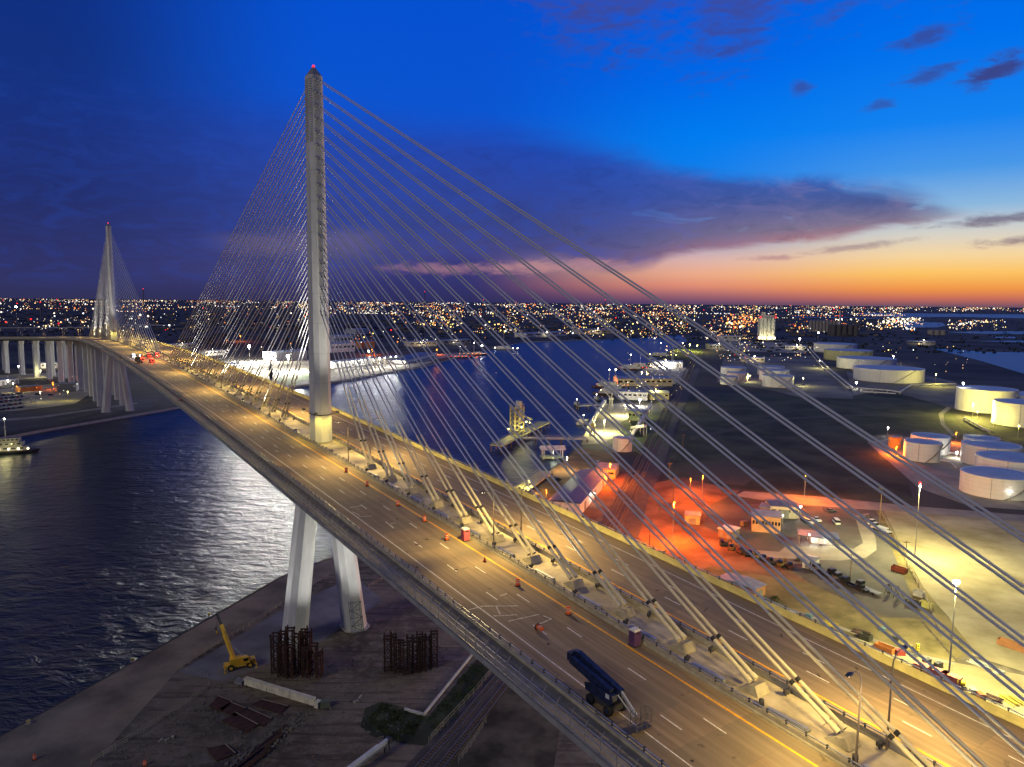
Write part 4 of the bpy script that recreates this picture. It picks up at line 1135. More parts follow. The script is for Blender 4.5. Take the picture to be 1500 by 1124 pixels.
# white kerb wall
a, b_, c_ = (-25.1,165.2), (-20.2,162.9), (-10.0,193.8)
wk = empty('kerb_wall', v3(b_, .05)); tag(wk, 'low white concrete kerb wall bounding the grass under the deck', 'wall')
for p, q in ((a, b_), (b_, c_)):
    L = math.hypot(q[0] - p[0], q[1] - p[1]); n_ = max(1, int(L / 4.0))
    for k in range(n_):
        f0, f1 = k / n_, (k + .97) / n_
        MB().bar((p[0] + (q[0] - p[0]) * f0 - b_[0], p[1] + (q[1] - p[1]) * f0 - b_[1], .3), (p[0] + (q[0] - p[0]) * f1 - b_[0], p[1] + (q[1] - p[1]) * f1 - b_[1], .3), .45, .6).build('block', M('kerb_white', (.5, .49, .45)), wk)
# scrub on the grass, thicker towards the corner
mb = MB()
quadsc = ((-33.8,159.0), (-31.0,168.4), (-19.9,162.1), (-22.0,151.4)), ((-19.3,160.9), (-10.4,188.4), (-5.2,186.2), (-15.2,152.0))
for (a, b_, c, d_), n_, hm in ((quadsc[0], 2600, .5), (quadsc[1], 3000, .35)):
    for k in range(n_):
        f, g = rk.random(), rk.random()
        x = (a[0] * (1 - f) + b_[0] * f) * (1 - g) + (d_[0] * (1 - f) + c[0] * f) * g; y = (a[1] * (1 - f) + b_[1] * f) * (1 - g) + (d_[1] * (1 - f) + c[1] * f) * g
        dens = .5 + .5 * math.sin(x * .9) * math.sin(y * .7 + 1)
        if rk.random() > dens + .15: continue
        h = rk.uniform(.1, hm) * (.4 + dens); an = rk.uniform(0, 6.3); w_ = rk.uniform(.1, .32)
        mb.add([(x - w_ * math.cos(an), y - w_ * math.sin(an), .06), (x + w_ * math.cos(an), y + w_ * math.sin(an), .06), (x + rk.gauss(0, .25), y + rk.gauss(0, .25), h + .08)], [(0, 1, 2)])
tag(mb.build('scrub', foliage), 'dark weedy scrub on the grass below the deck', 'scrub', kind='stuff')
# loose stones, timber ends and scrap over the yard
mb = MB()
for k in range(1500):
    f, g = rk.random(), rk.random()
    a, b_, c, d_ = (-86.7,142.8), (-77.5,175.5), (-11.2,201.2), (-26.4,142.3)
    x = (a[0] * (1 - f) + b_[0] * f) * (1 - g) + (d_[0] * (1 - f) + c[0] * f) * g; y = (a[1] * (1 - f) + b_[1] * f) * (1 - g) + (d_[1] * (1 - f) + c[1] * f) * g
    z = rk.choice((.08, .12, .2, .3)); mb.box((x, y, .06 + z * .3), (z * rk.uniform(1, 3.5), z, z * .7), rk.uniform(0, 3))
tag(mb.build('yard_rubble', M('rubble', (.16, .14, .11), .95)), 'loose stones and scrap strewn over the work yard', 'rubble', kind='stuff')
# rails below the deck
rail_m = M('rail_steel', (.22, .21, .2), .4, metal=.6)


def track(pts, label, gauge=1.5):
    o = empty('railway_track', v3(pts[0], .09)); tag(o, label, 'railway track')
    ps = [Vector((x - pts[0][0], y - pts[0][1], 0)) for x, y in pts]
    for sg in (-1, 1):
        m = MB()
        for p, q in zip(ps, ps[1:]):
            n_ = Vector((-(q - p).y, (q - p).x, 0)).normalized() * gauge / 2 * sg
            m.bar(p + n_ + Vector((0, 0, .28)), q + n_ + Vector((0, 0, .28)), .12, .16)
        m.build('rail', rail_m, o)
    m = MB()
    for p, q in zip(ps, ps[1:]):
        L = (q - p).length; nn = int(L / 0.9) if L < 160 else int(L / 2.5)
        n_ = Vector((-(q - p).y, (q - p).x, 0)).normalized() * 1.3
        for k in range(nn):
            c = p.lerp(q, k / nn); m.bar(c - n_ + Vector((0, 0, .16)), c + n_ + Vector((0, 0, .16)), .25, .14)
    tag(m.build('sleepers', wood, o), kind='stuff')
    return o


track([(-19.8,141.3), (-12.2,157.8), (-2.0,183.8)], 'single railway track running under the deck towards the frame bottom')
track([(-16.6,138.2), (-8.7,157.3), (-0.2,178.5)], 'second railway track beside the mesh fence under the deck')
track([(24.8,247.6), (46.6,334.0), (70.5,418.4), (129.8,626.4), (301.6,1225.5)], 'railway track closest to the long blue-roofed shed')
track([(27.4,245.2), (49.8,331.8), (74.6,418.5), (131.8,619.0), (306.4,1226.0)], 'railway track second from the long blue-roofed shed')
track([(30.6,244.0), (52.3,327.5), (77.6,415.2), (133.8,611.8), (311.1,1226.6)], 'railway track third from the long blue-roofed shed')
# white telescopic boom cut off by the frame bottom
g = (-29.1,145.0)
o = empty('white_crane', (g[0], g[1], .05), math.atan2((-26.0,153.1)[1] - (-33.5,142.2)[1], (-26.0,153.1)[0] - (-33.5,142.2)[0])); tag(o, 'white telescopic crane boom lying low at the frame bottom', 'crane')
wb_ = M('boom_white', (.62, .62, .6), .4)
MB().bar((-11, 0, 2.0), (2, 0, 2.6), .9, .9).build('boom', wb_, o); MB().bar((1.5, 0, 2.55), (4.8, 0, 2.75), .7, .7).build('boom', wb_, o)
MB().bar((-8, .75, 1.9), (3.5, .75, 2.4), .22).bar((-8, -.75, 1.9), (3.5, -.75, 2.4), .22).build('pendant_bar', galv, o)
MB().box((5.1, 0, 2.6), (.8, 1.4, 1.1)).build('boom_head', dark_steel, o); MB().bar((5.1, 0, 2.2), (5.6, .2, .1), .25).bar((4.0, 0, 2.2), (4.0, 0, .1), .4).build('rest', dark_steel, o)
MB().box((-9, 0, .9), (7, 2.5, 1.2)).build('carrier', dark_steel, o)
for x in (-11.5, -9, -6.5):
    for y in (-1.2, 1.2): MB().tube((x, y - .2, .55), (x, y + .2, .55), .55, n=12).build('wheel', tyre, o)
for (px, lb) in (((-101.0,145.1), 'lone orange drum on the apron close to the frame corner'), ((-76.7,143.4), 'orange drum at the frame bottom beside the pale fence')):
    d_ = drum(v3(px, .06), lb)
for k, (p, lb) in enumerate((((-111.1,158.3), 'yellow mooring bollard at the quay edge near the frame corner'), ((-102.3,187.8), 'yellow mooring bollard halfway along the quay edge'), ((-93.5,216.9), 'pale mooring bollard on the quay edge above the crane'))):
    o = empty('mooring_bollard', v3(p, .05)); tag(o, lb, 'bollard')
    MB().lathe((0, 0, 0), [(.35, 0), (.3, .5), (.5, .6), (.5, .75), (.2, .85)], 12).build('post', M('bollard_yellow', (.4, .33, .12)), o, True); MB().box((0, 0, .03), (1.1, 1.1, .06)).build('base_plate', galv, o)
for p, q, lb in (((-77.7,151.5), (-75.7,153.1), 'pair of pale sacks beside a dark strap on the yard'), ((-37.7,168.2), (-36.9,170.7), 'heap of pale debris at the girder end')):
    o = empty('debris_pile', v3(p, .05)); tag(o, lb, 'debris')
    for k in range(5):
        f = k / 4; MB().ball(((q[0] - p[0]) * f + rk.gauss(0, .2), (q[1] - p[1]) * f + rk.gauss(0, .2), .2), rk.uniform(.2, .4), 6).build('sack', M('sack', (.32, .3, .27)), o)
o = MB().box((0, 0, .8), (2.2, 1.6, 1.5)).box((0, 0, 1.6), (2.3, 1.7, .1)).build('storage_bin', M('bin_green', (.12, .14, .10))); g = (-44.6,166.3); o.location = v3(g, .06); o.rotation_euler[2] = .4
tag(o, 'grey-green storage bin at the end of the pale girder', 'bin')
# site floodlights which light the pylon legs
for i, (x, y, tx, ty, lb) in enumerate(((24, -1, 0, -7.2, 'small floodlight stand near the white kerb under the deck'), (-16, -27, 0, -9.2, 'small floodlight stand on the quay behind the crane'), (26, 14, 0, 9.2, 'small floodlight stand in the shade below the deck'))):
    p = NB + DX * x + TX * y; o = empty('floodlight_stand', (p.x, p.y, .05), BRZ); tag(o, lb, 'floodlight')
    for a in (0, 2.1, 4.2): MB().bar((0, 0, 1.4), (.7 * math.cos(a), .7 * math.sin(a), 0), .06).build('leg', dark_steel, o)
    MB().bar((0, 0, 1.3), (0, 0, 2.2), .08).build('pole', dark_steel, o)
    h = MB().box((0, 0, 2.4), (.5, .5, .35)).build('head', dark_steel, o)
    lamp(o, 'SPOT', (0, 0, 2.7), 34000, (1.0, .96, .9), aim=(tx * .8 - x, ty * .8 - y, 30), angle=62, blend=.7, size=.4)

# ------------------------------------------------------------------ storage tanks
def tank(p, r, h, label, wall=tank_white, stair=R(250), cone=.06, seam=True):
    o = empty('storage_tank', v3(p, .06)); tag(o, label, 'tank')
    n_ = 48
    MB().lathe((0, 0, 0), [(r, 0), (r, h)], n_).build('shell', wall, o, True)
    MB().lathe((0, 0, 0), [(r * .985, h - .02), (r * .985, h + .05), (.3, h + r * cone)], n_).build('roof', tank_roof, o, True)
    MB().lathe((0, 0, 0), [(r + .02, h - .45), (r + .12, h - .25), (r + .12, h + .12), (r - .3, h + .12)], n_).build('rim', wall, o, True)
    # rail round the roof
    m = MB(); k = 36
    for i in range(k):
        a0, a1 = 2 * math.pi * i / k, 2 * math.pi * (i + 1) / k
        m.bar((r * math.cos(a0), r * math.sin(a0), h + 1.1), (r * math.cos(a1), r * math.sin(a1), h + 1.1), .07)
        m.bar((r * math.cos(a0), r * math.sin(a0), h), (r * math.cos(a0), r * math.sin(a0), h + 1.1), .06)
    m.build('guard_rail', galv, o)
    # spiral stair
    m = MB(); k = 14; sw = min(1.2, 1.7 * h / r)
    for i in range(k):
        a0, a1 = stair + sw * i / k, stair + sw * (i + 1) / k
        m.bar(((r + .5) * math.cos(a0), (r + .5) * math.sin(a0), h * i / k), ((r + .5) * math.cos(a1), (r + .5) * math.sin(a1), h * (i + 1) / k), .9, .25)
    m.build('stair', M('stair_grey', (.22, .22, .21)), o)
    if seam:
        for a in (stair - .35, stair + .9, stair + 1.9): MB().bar(((r + .06) * math.cos(a), (r + .06) * math.sin(a), .1), ((r + .06) * math.cos(a), (r + .06) * math.sin(a), h), .16).build('down_pipe', M('stair_grey', (.22, .22, .21)), o)
    return o


T = []
for p, r, h, lb, wl in (
    ((255.6,375.9), 16.2, 10.6, 'large white tank nearest the lit sandy field', None),
    ((289.4,413.5), 17.8, 11.4, 'white tank with blue-grey roof just behind the large front tank', None),
    ((300.0,448.0), 16.0, 12.1, 'wide white tank third back in the front tank group', None),
    ((317.2,484.3), 10.6, 9.8, 'small white tank at the back of the front tank group', None),
    ((263.0,458.3), 10.7, 11.5, 'white tank with diagonal stair standing beside the orange-lit tank', None),
    ((281.9,482.7), 11.8, 11.1, 'white tank half hidden behind the one with the diagonal stair', None),
    ((448.3,682.5), 24.9, 20.7, 'tall tank washed in yellow light beyond the field', None),
    ((426.1,600.4), 21.7, 18.9, 'tall grey tank cut by the frame next to the yellow-lit tank', None),
    ((501.0,690.3), 23.5, 14.4, 'tank peeping out between the two tall tanks', None),
    ((494.3,951.9), 41.9, 16.2, 'widest squat tank at the near end of the row of four', None),
    ((554.3,1136.8), 42.4, 15.5, 'squat tank second in the row of four', None),
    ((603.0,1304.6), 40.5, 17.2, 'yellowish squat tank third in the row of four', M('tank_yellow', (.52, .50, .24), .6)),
    ((674.5,1520.2), 41.4, 17.1, 'squat grey tank at the far end of the row of four', None),
    ((318.5,867.8), 18.0, 13.1, 'cream tank in front of the pair across the dark field', None),
    ((339.8,938.5), 18.6, 13.3, 'cream tank in the middle of the three across the dark field', None),
    ((361.1,1011.5), 17.8, 11.5, 'small tank rearmost of the three across the dark field', None),
    ((265.7,885.3), 10.6, 9.6, 'small pale tank in front of the pinkish one', None),
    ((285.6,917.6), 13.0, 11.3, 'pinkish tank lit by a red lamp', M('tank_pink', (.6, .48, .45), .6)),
    ((310.2,1016.3), 17.2, 9.6, 'grey tank behind the pinkish tank', None),
    ((74.0,477.6), 6.4, 8.8, 'single silver tank beside the freight tracks and lit quay', None)):
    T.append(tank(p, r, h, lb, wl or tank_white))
p = (264.9,495.7)
tank(p, 4.1, 7.6, 'small upright tank glowing orange under a sodium lamp', M('tank_orange_lit', (.6, .30, .08), .6), seam=False)  # orange of the sodium light is put into the shell colour


# ------------------------------------------------------------------ lamps on the land
LENS = {'white': EM('lens_white', (1.0, .96, .86), 40.0), 'warm': EM('lens_warm', (1.0, .80, .40), 30.0), 'sodium': EM('lens_sodium', (1.0, .33, .04), 2.6), 'yellow': EM('lens_yellow', (1.0, .85, .20), 26.0), 'red': EM('lens_red', (1.0, .012, .012), 4.0)}
LCOL = {'white': (1.0, .95, .82), 'warm': (1.0, .89, .36), 'sodium': (1.0, .17, .004), 'yellow': (1.0, .86, .16), 'red': (1, .05, .03)}
pole_m = M('pole_grey', (.34, .33, .30), .6)


def mast(p, h, kind, power, label, rad=.6, heads=1, group=None, name='light_mast', pole=.16, typ='POINT', beacon=False, aim=(0, 0, -1), ang=150):
    o = empty(name, v3(p, .08)); tag(o, label, 'lamp post', group)
    MB().tube((0, 0, 0), (0, 0, h), pole, pole * .6, 8).build('pole', pole_m, o)
    MB().box((0, 0, h - .1), (rad * 2.2, .3, .2)).build('crossbar', pole_m, o)
    for k in range(heads):
        x = (k - (heads - 1) / 2) * rad * 1.5
        MB().ball((x, 0, h + rad * .3), rad, 6).build('lens', LENS[kind], o)
    if beacon: MB().ball((0, 0, h + rad * 2 + .6), .5, 6).build('beacon', LENS['red'], o)
    if power: lamp(o, typ, (0, -.05, h - rad - .5), power, LCOL[kind], aim=aim, angle=ang, blend=.5, size=.5)
    return o


mast((114.9,180.6), 27.1, 'warm', 210600, 'tall light mast with a dazzling white head over the sandy field', .55, 2, pole=.22)
mast((157.3,274.0), 28.7, 'warm', 238680, 'tall light mast with a red beacon at the edge of the sandy field', .35, 1, pole=.22, beacon=True)
mast((300, 150), 30, 'warm', 250965, 'tall light mast just past the frame edge over the sandy field', .6, 2, pole=.22)
mast((126.4,285.5), 5, 'white', 1819, 'low lamp in front of the open shelter', .22)
mast((121.8,287.9), 4.6, 'white', 1819, 'low lamp at the corner of the open shelter', .22)
mast((133.1,325.8), 5.5, 'white', 2600, 'bright lamp on the corner of the tan yard building', .4)
mast((121.8,317.2), 4, 'white', 700, 'small wall lamp beside the two-storey yard office', .2)
mast((93.9,372.9), 6.6, 'sodium', 12600, 'sodium lamp on a pole between the dirt yard and dark field', .45)
mast((66.7,290.5), 17, 'sodium', 177292, 'sodium lamp over the red dirt yard', .25)
mast((94.0,349.5), 14, 'sodium', 77760, 'sodium lamp over the strip behind the dirt yard', .25)
mast((147.1,356.3), 14, 'sodium', 77760, 'sodium lamp behind the tan yard building', .25)
mast((53.1,401.1), 3.9, 'sodium', 15000, 'orange lamp on the gable of the small dock shed', .5)
mast((53.0,382.7), 12, 'sodium', 76800, 'orange lamp over the freight tracks beside the dock shed', .5)
mast((17.0,342.2), 8, 'sodium', 10500, 'orange lamp over the parked cars on the dock', .25)
mast((40.7,347.7), 5, 'white', 1200, 'white lamp on the long wall of the blue-roofed shed', .3)
mast((251.5,468.2), 6, 'sodium', 59400, 'orange lamp next to the small upright tank', .3)
mast((317.8,512.9), 7.9, 'sodium', 31500, 'orange lamp on a thin pole between the tank pairs', .3)
mast((287.2,461.4), 4, 'white', 5000, 'white lamp on the ground between the two tank groups', .5)
mast((281.6,537.5), 6.7, 'white', 3000, 'white lamp alone at the edge of the dark field', .5)
mast((252.1,358.6), 5, 'white', 225, 'lamp at the foot of the large front tank', .3)
mast((406.3,635.2), 12, 'yellow', 154000, 'yellow floodlight in front of the tall yellow-lit tank', .5)
mast((398.5,616.3), 8, 'yellow', 59400, 'lower yellow floodlight by the pipework', .4)
mast((394.4,588.6), 7, 'yellow', 19800, 'yellow floodlight between the two tall tanks', .4)
mast((378.8,536.9), 9, 'yellow', 4950, 'yellow floodlight in front of the tall grey tank', .5)
mast((427.5,685.6), 24.7, 'white', 3000, 'white lamp at the rim of the yellow-lit tank', .8)
mast((517.2,883.9), 14.2, 'yellow', 44000, 'yellow lamp beside the widest squat tank', .7)
mast((579.0,1286.5), 12, 'yellow', 44000, 'yellow lamp at the foot of the yellowish squat tank', .9)
mast((641.1,1222.1), 12, 'white', 8000, 'white lamp between two squat tanks', 1.0)
mast((403.2,847.0), 7, 'white', 9000, 'bright lamp at the end of the long pipe rack', 1.0)
mast((668.0,1693.3), 17.4, 'white', 60000, 'tall white floodlight mast beyond the cream tanks', 2.0, pole=.5)
mast((790.5,1884.2), 24.7, 'white', 50000, 'tall white floodlight mast before the dark silos', 1.9, pole=.5)
mast((299.0,910.9), 8, 'warm', 13200, 'warm lamp between the cream and pinkish tanks', .5)
mast((350.0,870.4), 10, 'warm', 19800, 'warm lamp by the dark ditch near the cream tanks', .4)
mast((293.3,942.7), 8, 'red', 6000, 'red lamp over the pinkish tank', .3)
mast((472.9,1116.8), 12, 'warm', 35200, 'warm lamp beside the pipe rack', .5)
# lit docks
mast((122.1,688.4), 5.9, 'white', 63000, 'dazzling white lamp over the lit dock terminal', 1.0)
mast((69.4,537.9), 10, 'warm', 99000, 'warm lamp over the pale dock apron', .4)
mast((98.0,624.5), 10, 'warm', 79200, 'warm lamp over the green dock bank', .4)
mast((147.0,739.1), 10, 'yellow', 79200, 'yellow lamp beside the round dock shed', .4)
mast((231.2,1092.1), 12.4, 'white', 70400, 'bright white lamp on the middle dock', 1.0)
mast((362.7,1488.0), 14, 'yellow', 88000, 'yellow lamp over the lit green point of land', 1.0)
mast((358.4,1529.6), 14, 'yellow', 88000, 'second yellow lamp over the lit green point', 1.0)
mast((373.3,1469.1), 13, 'yellow', 35200, 'yellow lamp at the landward end of the green point', .9)
mast((161.2,899.2), 12, 'warm', 132000, 'warm lamp over the barge berth', .7)
mast((9.3,367.1), 7, 'yellow', 9900, 'greenish lamp at the dock corner under the bridge', .25)
mast((32.4,416.8), 8, 'warm', 16500, 'warm lamp by the floating boathouse', .3)
# stadium-like lights across the channel
mast((-304.7,986.5), 20.5, 'white', 2948400, 'dazzling floodlight mast over the lit green lawn across the channel', 2.2, pole=.4)
mast((-409.8,1131.6), 24.5, 'white', 2948400, 'dazzling floodlight mast beside the white pavilion across the channel', 2.2, pole=.4)
mast((-350.3,1151.3), 28.2, 'sodium', 0, 'thin mast with a pinkish lamp behind the floodlit lawn', 1.3, pole=.3)
mast((-389.7,1018.2), 9, 'white', 260000, 'low white floodlight in front of the white pavilion', 1.6)
for i, x in enumerate((498, 517, 530, 548, 556, 564, 572, 580)):
    y = 545 - (x - 498) * .115
    q = [(-236.0,993.1), (-222.9,1014.3), (-213.8,1030.7), (-200.6,1053.4), (-194.8,1065.1), (-188.9,1076.9), (-182.8,1089.1), (-176.6,1101.5)][i]
    mast(q, 13, 'white', 38500, 'white lamp lighting the long pale quay sheds, %s from the pylon' % ('first', 'second', 'third', 'fourth', 'fifth', 'sixth', 'seventh', 'eighth')[i], .9, group='lamps of the long pale quay sheds', pole=.25)
mast((-229.5,1165.1), 16.5, 'white', 16000, 'bright white lamp behind the pale quay sheds', 1.6)
mast((-137.8,1327.6), 9, 'sodium', 48000, 'orange lamp on the dark far quay', 1.5)
mast((-253.5,1312.8), 9, 'sodium', 90000, 'orange lamp lighting the small far warehouse', 1.3)
mast((-636.9,1703.1), 12, 'sodium', 78000, 'orange lamp alone on the dark far bank', 1.7)
mast((-58.9,1410.7), 12, 'white', 9000, 'white lamp by the moored red-lit boats', 1.5)
mast((-511.1,740.3), 10, 'warm', 5940, 'lamp over the rows of parked cars', .4)
mast((-440.4,674.0), 10, 'warm', 4620, 'lamp over the half-empty end of the car park', .4)
mast((-421.4,684.7), 9, 'yellow', 3300, 'yellowish lamp at the end of the car park', .35)
mast((-489.8,771.0), 7, 'sodium', 7200, 'orange lamp beside the far bank shed', .9)
mast((-515.1,751.3), 6, 'sodium', 9450, 'orange lamp behind the parked cars', .3)
mast((-556.0,797.2), 6, 'white', 2500, 'white lamp on the far bank canopy', .7)
mast((-631.7,927.3), 9.6, 'white', 1500, 'white lamp on a short pole by the viaduct columns', .7)
mast((-579.5,889.8), 8, 'warm', 7040, 'warm lamp over the lit lane by the viaduct', .4)
mast((-531.2,964.4), 22, 'sodium', 4050, 'orange lamp glowing between the far pylon legs', 1.4)
mast((-495.0,829.3), 6, 'red', 2000, 'reddish lamp at the foot of the viaduct columns', .3)
mast((-1846.2,2717.7), 60.7, 'white', 0, 'tall mast with a white head on the horizon beyond the viaduct', 3.0, pole=.8)


# ------------------------------------------------------------------ buildings
def shed(p, q, depth, h, label, wallm, roofm, rise=1.5, windows=0, doors=0, name='shed', flat=False):
    """front foot from p to q, body going back by depth"""
    a = math.atan2(q[1] - p[1], q[0] - p[0]); L = math.hypot(q[0] - p[0], q[1] - p[1])
    o = empty(name, v3(p, .08), a); tag(o, label, 'building')
    MB().box((L / 2, depth / 2, h / 2), (L, depth, h)).build('wall', wallm, o)
    if flat:
        MB().box((L / 2, depth / 2, h + .2), (L + .6, depth + .6, .4)).build('roof', roofm, o)
    else:
        MB().side([(-.4, h + .01), (L + .4, h + .01), (L + .4, h + .15), (-.4, h + .15)], -.4, depth + .4).build('eaves', roofm, o)
        MB().add([(-.4, -.4, h + .16), (L + .4, -.4, h + .16), (L + .4, depth / 2, h + rise), (-.4, depth / 2, h + rise), (L + .4, depth + .4, h + .16), (-.4, depth + .4, h + .16)],
                 [(0, 1, 2, 3), (3, 2, 4, 5), (0, 3, 5), (1, 4, 2)]).build('roof', roofm, o)
    for k in range(windows):
        x = L * (k + .5) / windows
        f = MB().box((x, -.03, h * .62), (L / windows * .62, .08, h * .22)).build('window', glass_dark, o)
        MB().box((x, -.06, h * .5), (L / windows * .68, .12, .08)).build('sill', wallm, f)
    for k in range(doors):
        x = L * (k + .5) / doors
        MB().box((x, -.04, h * .36), (min(4, L / doors * .5), .1, h * .72)).build('door', M('door_grey', (.2, .2, .19)), o)
    return o


shed((31.8,325.8), (52.4,388.6), 15, 6.0, 'long dark blue-roofed shed beside the freight tracks', wall_white, roof_blue, 1.4, doors=3)
bpy.data.objects['shed'].rotation_euler[2] += 0
shed((47.5,399.3), (57.9,396.5), 16, 5.5, 'small dock shed with gable glowing orange', M('ochre_lit_wall', (.5, .36, .18)), roof_grey, 2.0, windows=2, doors=1)  # orange lamp glow on the gable is painted in as ochre
shed((119.5,326.5), (132.0,324.7), 12, 5.6, 'tan yard building with dark blue roof', wall_tan, roof_blue, 1.0, windows=4, doors=1)
shed((104.3,306.0), (115.5,302.6), 10, 7.0, 'two-storey yard office with dark window band and orange-lit lower wall', M('ochre_lit_wall', (.5, .36, .18)), roof_grey, .6, windows=9, flat=True)  # ochre wall colour stands in for the orange light low on the office
shed((114.8,327.4), (118.8,325.4), 8, 4.6, 'low brown annex beside the two-storey office', wall_brown, roof_grey, .5, flat=True, doors=1)
shed((109.2,263.0), (112.2,260.3), 6, 3.2, 'small white hut among the parked machines', wall_white, roof_grey, .8, doors=1)
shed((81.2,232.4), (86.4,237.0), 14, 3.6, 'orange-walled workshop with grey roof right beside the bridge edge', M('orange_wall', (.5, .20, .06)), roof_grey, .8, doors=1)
shed((77.7,315.9), (83.9,314.1), 6, 4, 'yellow-lit hut in the red dirt yard', M('ochre_lit_wall', (.5, .36, .18)), roof_grey, .4, flat=True, doors=1)  # yellow light on the hut is painted in with the same ochre
shed((87.6,298.1), (92.1,293.9), 7, 3.6, 'open pale-roofed lean-to in the dirt yard', wall_brown, wall_white, .3, flat=True, doors=2)
shed((124.8,852.2), (190.3,857.5), 26, 9, 'long low grey dock shed with lit eaves', wall_tan, roof_grey, 2, windows=10)
shed((108.1,736.3), (136.6,728.0), 14, 8, 'white dock building behind the pale apron', wall_white, roof_grey, 1.5, windows=6)
shed((97.5,602.6), (109.0,596.2), 12, 8, 'green-lit terminal building on the dock', M('green_wall', (.3, .36, .2)), roof_grey, .5, windows=4, flat=True)
shed((141.0,733.4), (160.0,734.8), 16, 7, 'round-cornered yellow-lit dock shed', M('yellow_wall', (.5, .45, .2)), roof_grey, 2.0, windows=3)
shed((212.4,1101.5), (257.5,1094.8), 25, 9, 'pale shed on the middle dock', wall_white, roof_grey, 2, doors=3)
shed((-255.5,1042.4), (-210.6,1128.4), 22, 9, 'long white floodlit shed on the quay across the channel', wall_white, roof_grey, 1.5, doors=6)
shed((-204.2,1116.7), (-178.6,1184.4), 20, 8, 'cream floodlit shed at the end of the far quay', wall_tan, roof_grey, 1.5, doors=4)
shed((-165.6,1133.3), (-136.0,1310.9), 34, 5, 'low dark-roofed shed on the unlit far quay', wall_white, roof_blue, 1.0, flat=True)
shed((-339.1,1354.3), (-302.4,1396.7), 40, 16, 'big pale warehouse on the far bank behind the pylon', M('pale_blue_wall', (.32, .34, .40)), roof_grey, 2, windows=6)
shed((-386.7,1581.5), (-351.9,1612.3), 40, 20, 'taller pale warehouse further back behind the pylon', M('pale_blue_wall', (.32, .34, .40)), roof_grey, 2, windows=6)
shed((-449.8,2099.3), (-420.0,2127.8), 60, 14, 'distant pale block on the far bank', M('pale_blue_wall', (.32, .34, .40)), roof_grey, 2)
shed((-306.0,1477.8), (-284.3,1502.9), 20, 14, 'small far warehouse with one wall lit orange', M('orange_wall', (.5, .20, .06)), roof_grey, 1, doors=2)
shed((-390.4,997.7), (-379.5,1019.2), 16, 8, 'white pavilion under the floodlights across the channel', wall_white, roof_grey, 2.5, windows=3)
shed((-373.3,1148.7), (-341.2,1207.7), 30, 14, 'dim grey warehouse behind the floodlit lawn', M('dim_wall', (.2, .2, .22)), roof_grey, 2)
shed((-568.1,796.3), (-561.8,823.7), 18, 6, 'low white canopy shed behind the car park', wall_white, roof_grey, 1, doors=5)
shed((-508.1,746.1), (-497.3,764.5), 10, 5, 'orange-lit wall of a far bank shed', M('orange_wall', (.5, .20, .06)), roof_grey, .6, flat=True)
shed((-471.7,748.9), (-456.0,755.8), 20, 8, 'dark low building below the viaduct', M('dim_wall', (.2, .2, .22)), roof_grey, .6, flat=True)
shed((553.7,1908.6), (601.0,1916.8), 30, 14, 'pale block before the orange refinery fire glow', wall_white, roof_grey, 1, windows=4, flat=True)

# open shelter in the yard
p, q = (117.8,287.8), (131.7,283.2)
L = math.hypot(q[0] - p[0], q[1] - p[1])
o = empty('open_shelter', v3(p, .08), math.atan2(q[1] - p[1], q[0] - p[0])); tag(o, 'open shelter with dark flat roof and bright underside in the yard', 'shelter')
MB().box((L / 2, 4.5, 4.2), (L + 1, 9, .35)).build('roof', roof_blue, o); MB().box((L / 2, 4.5, 3.98), (L, 8.4, .06)).build('ceiling', wall_white, o)
for k in range(5):
    for y in (.6, 8.4): MB().box((L * k / 4, y, 2), (.25, .25, 4)).build('post', wall_tan, o)
MB().box((L * .6, 6.5, 1.2), (L * .55, 2.6, 2.4)).build('counter', wall_white, o)
lamp(o, 'POINT', (L * .3, 3, 3.5), 900, (1, .95, .8), size=.3); lamp(o, 'POINT', (L * .75, 3, 3.5), 900, (1, .95, .8), size=.3)

# grain elevator and silos far off
def silos(p, r, h, nx, ny, label, head=True, mat=None):
    o = empty('grain_silo', v3(p, .1)); tag(o, label, 'silo')
    for i in range(nx):
        for j in range(ny): MB().lathe((i * 2 * r, j * 2 * r, 0), [(r, 0), (r, h), (r * .6, h + 1)], 16).build('silo', mat or concrete, o, True)
    if head: MB().box(((nx - 1) * r, (ny - 1) * r, h + 4), (nx * 2 * r * .9, r * 1.6, 7)).box(((nx - 1) * r * .4, (ny - 1) * r, h + 9), (r * 2, r * 1.4, 14)).build('headhouse', mat or concrete, o)
    return o


sl = silos((687.8,2019.3), 5.5, 59.4, 4, 2, 'tall pale floodlit grain silos with red beacons', mat=M('silo_pale', (.5, .5, .42)))
for x in (-4, 38): MB().ball((x, -4, 59.4 + 2), 2.0, 6).build('beacon', LENS['red'], sl)
for k in range(6): MB().ball((-8 + 8 * k, -12 - (k % 2) * 6, 5), 2.4, 6).build('lens', LENS['warm'], sl)
lamp(sl, 'SPOT', (-12, -60, 4), 60000, (1, .95, .7), aim=(.45, .85, .42), angle=80); lamp(sl, 'SPOT', (46, -55, 4), 45000, (1, .95, .7), aim=(-.45, .85, .42), angle=80)
silos((1077.6,2638.7), 6, 39.4, 9, 1, 'long row of dim silos beyond the tanks', False, M('silo_dim', (.3, .27, .24)))
silos((1014.6,2308.1), 9, 34.5, 5, 2, 'dark round silos beside the red-lit tower', False, M('silo_dark', (.10, .09, .09)))
silos((1395.2,2433.2), 10, 15.9, 3, 1, 'pair of brown far tanks among bright lamps', False, M('silo_dim', (.3, .27, .24)))


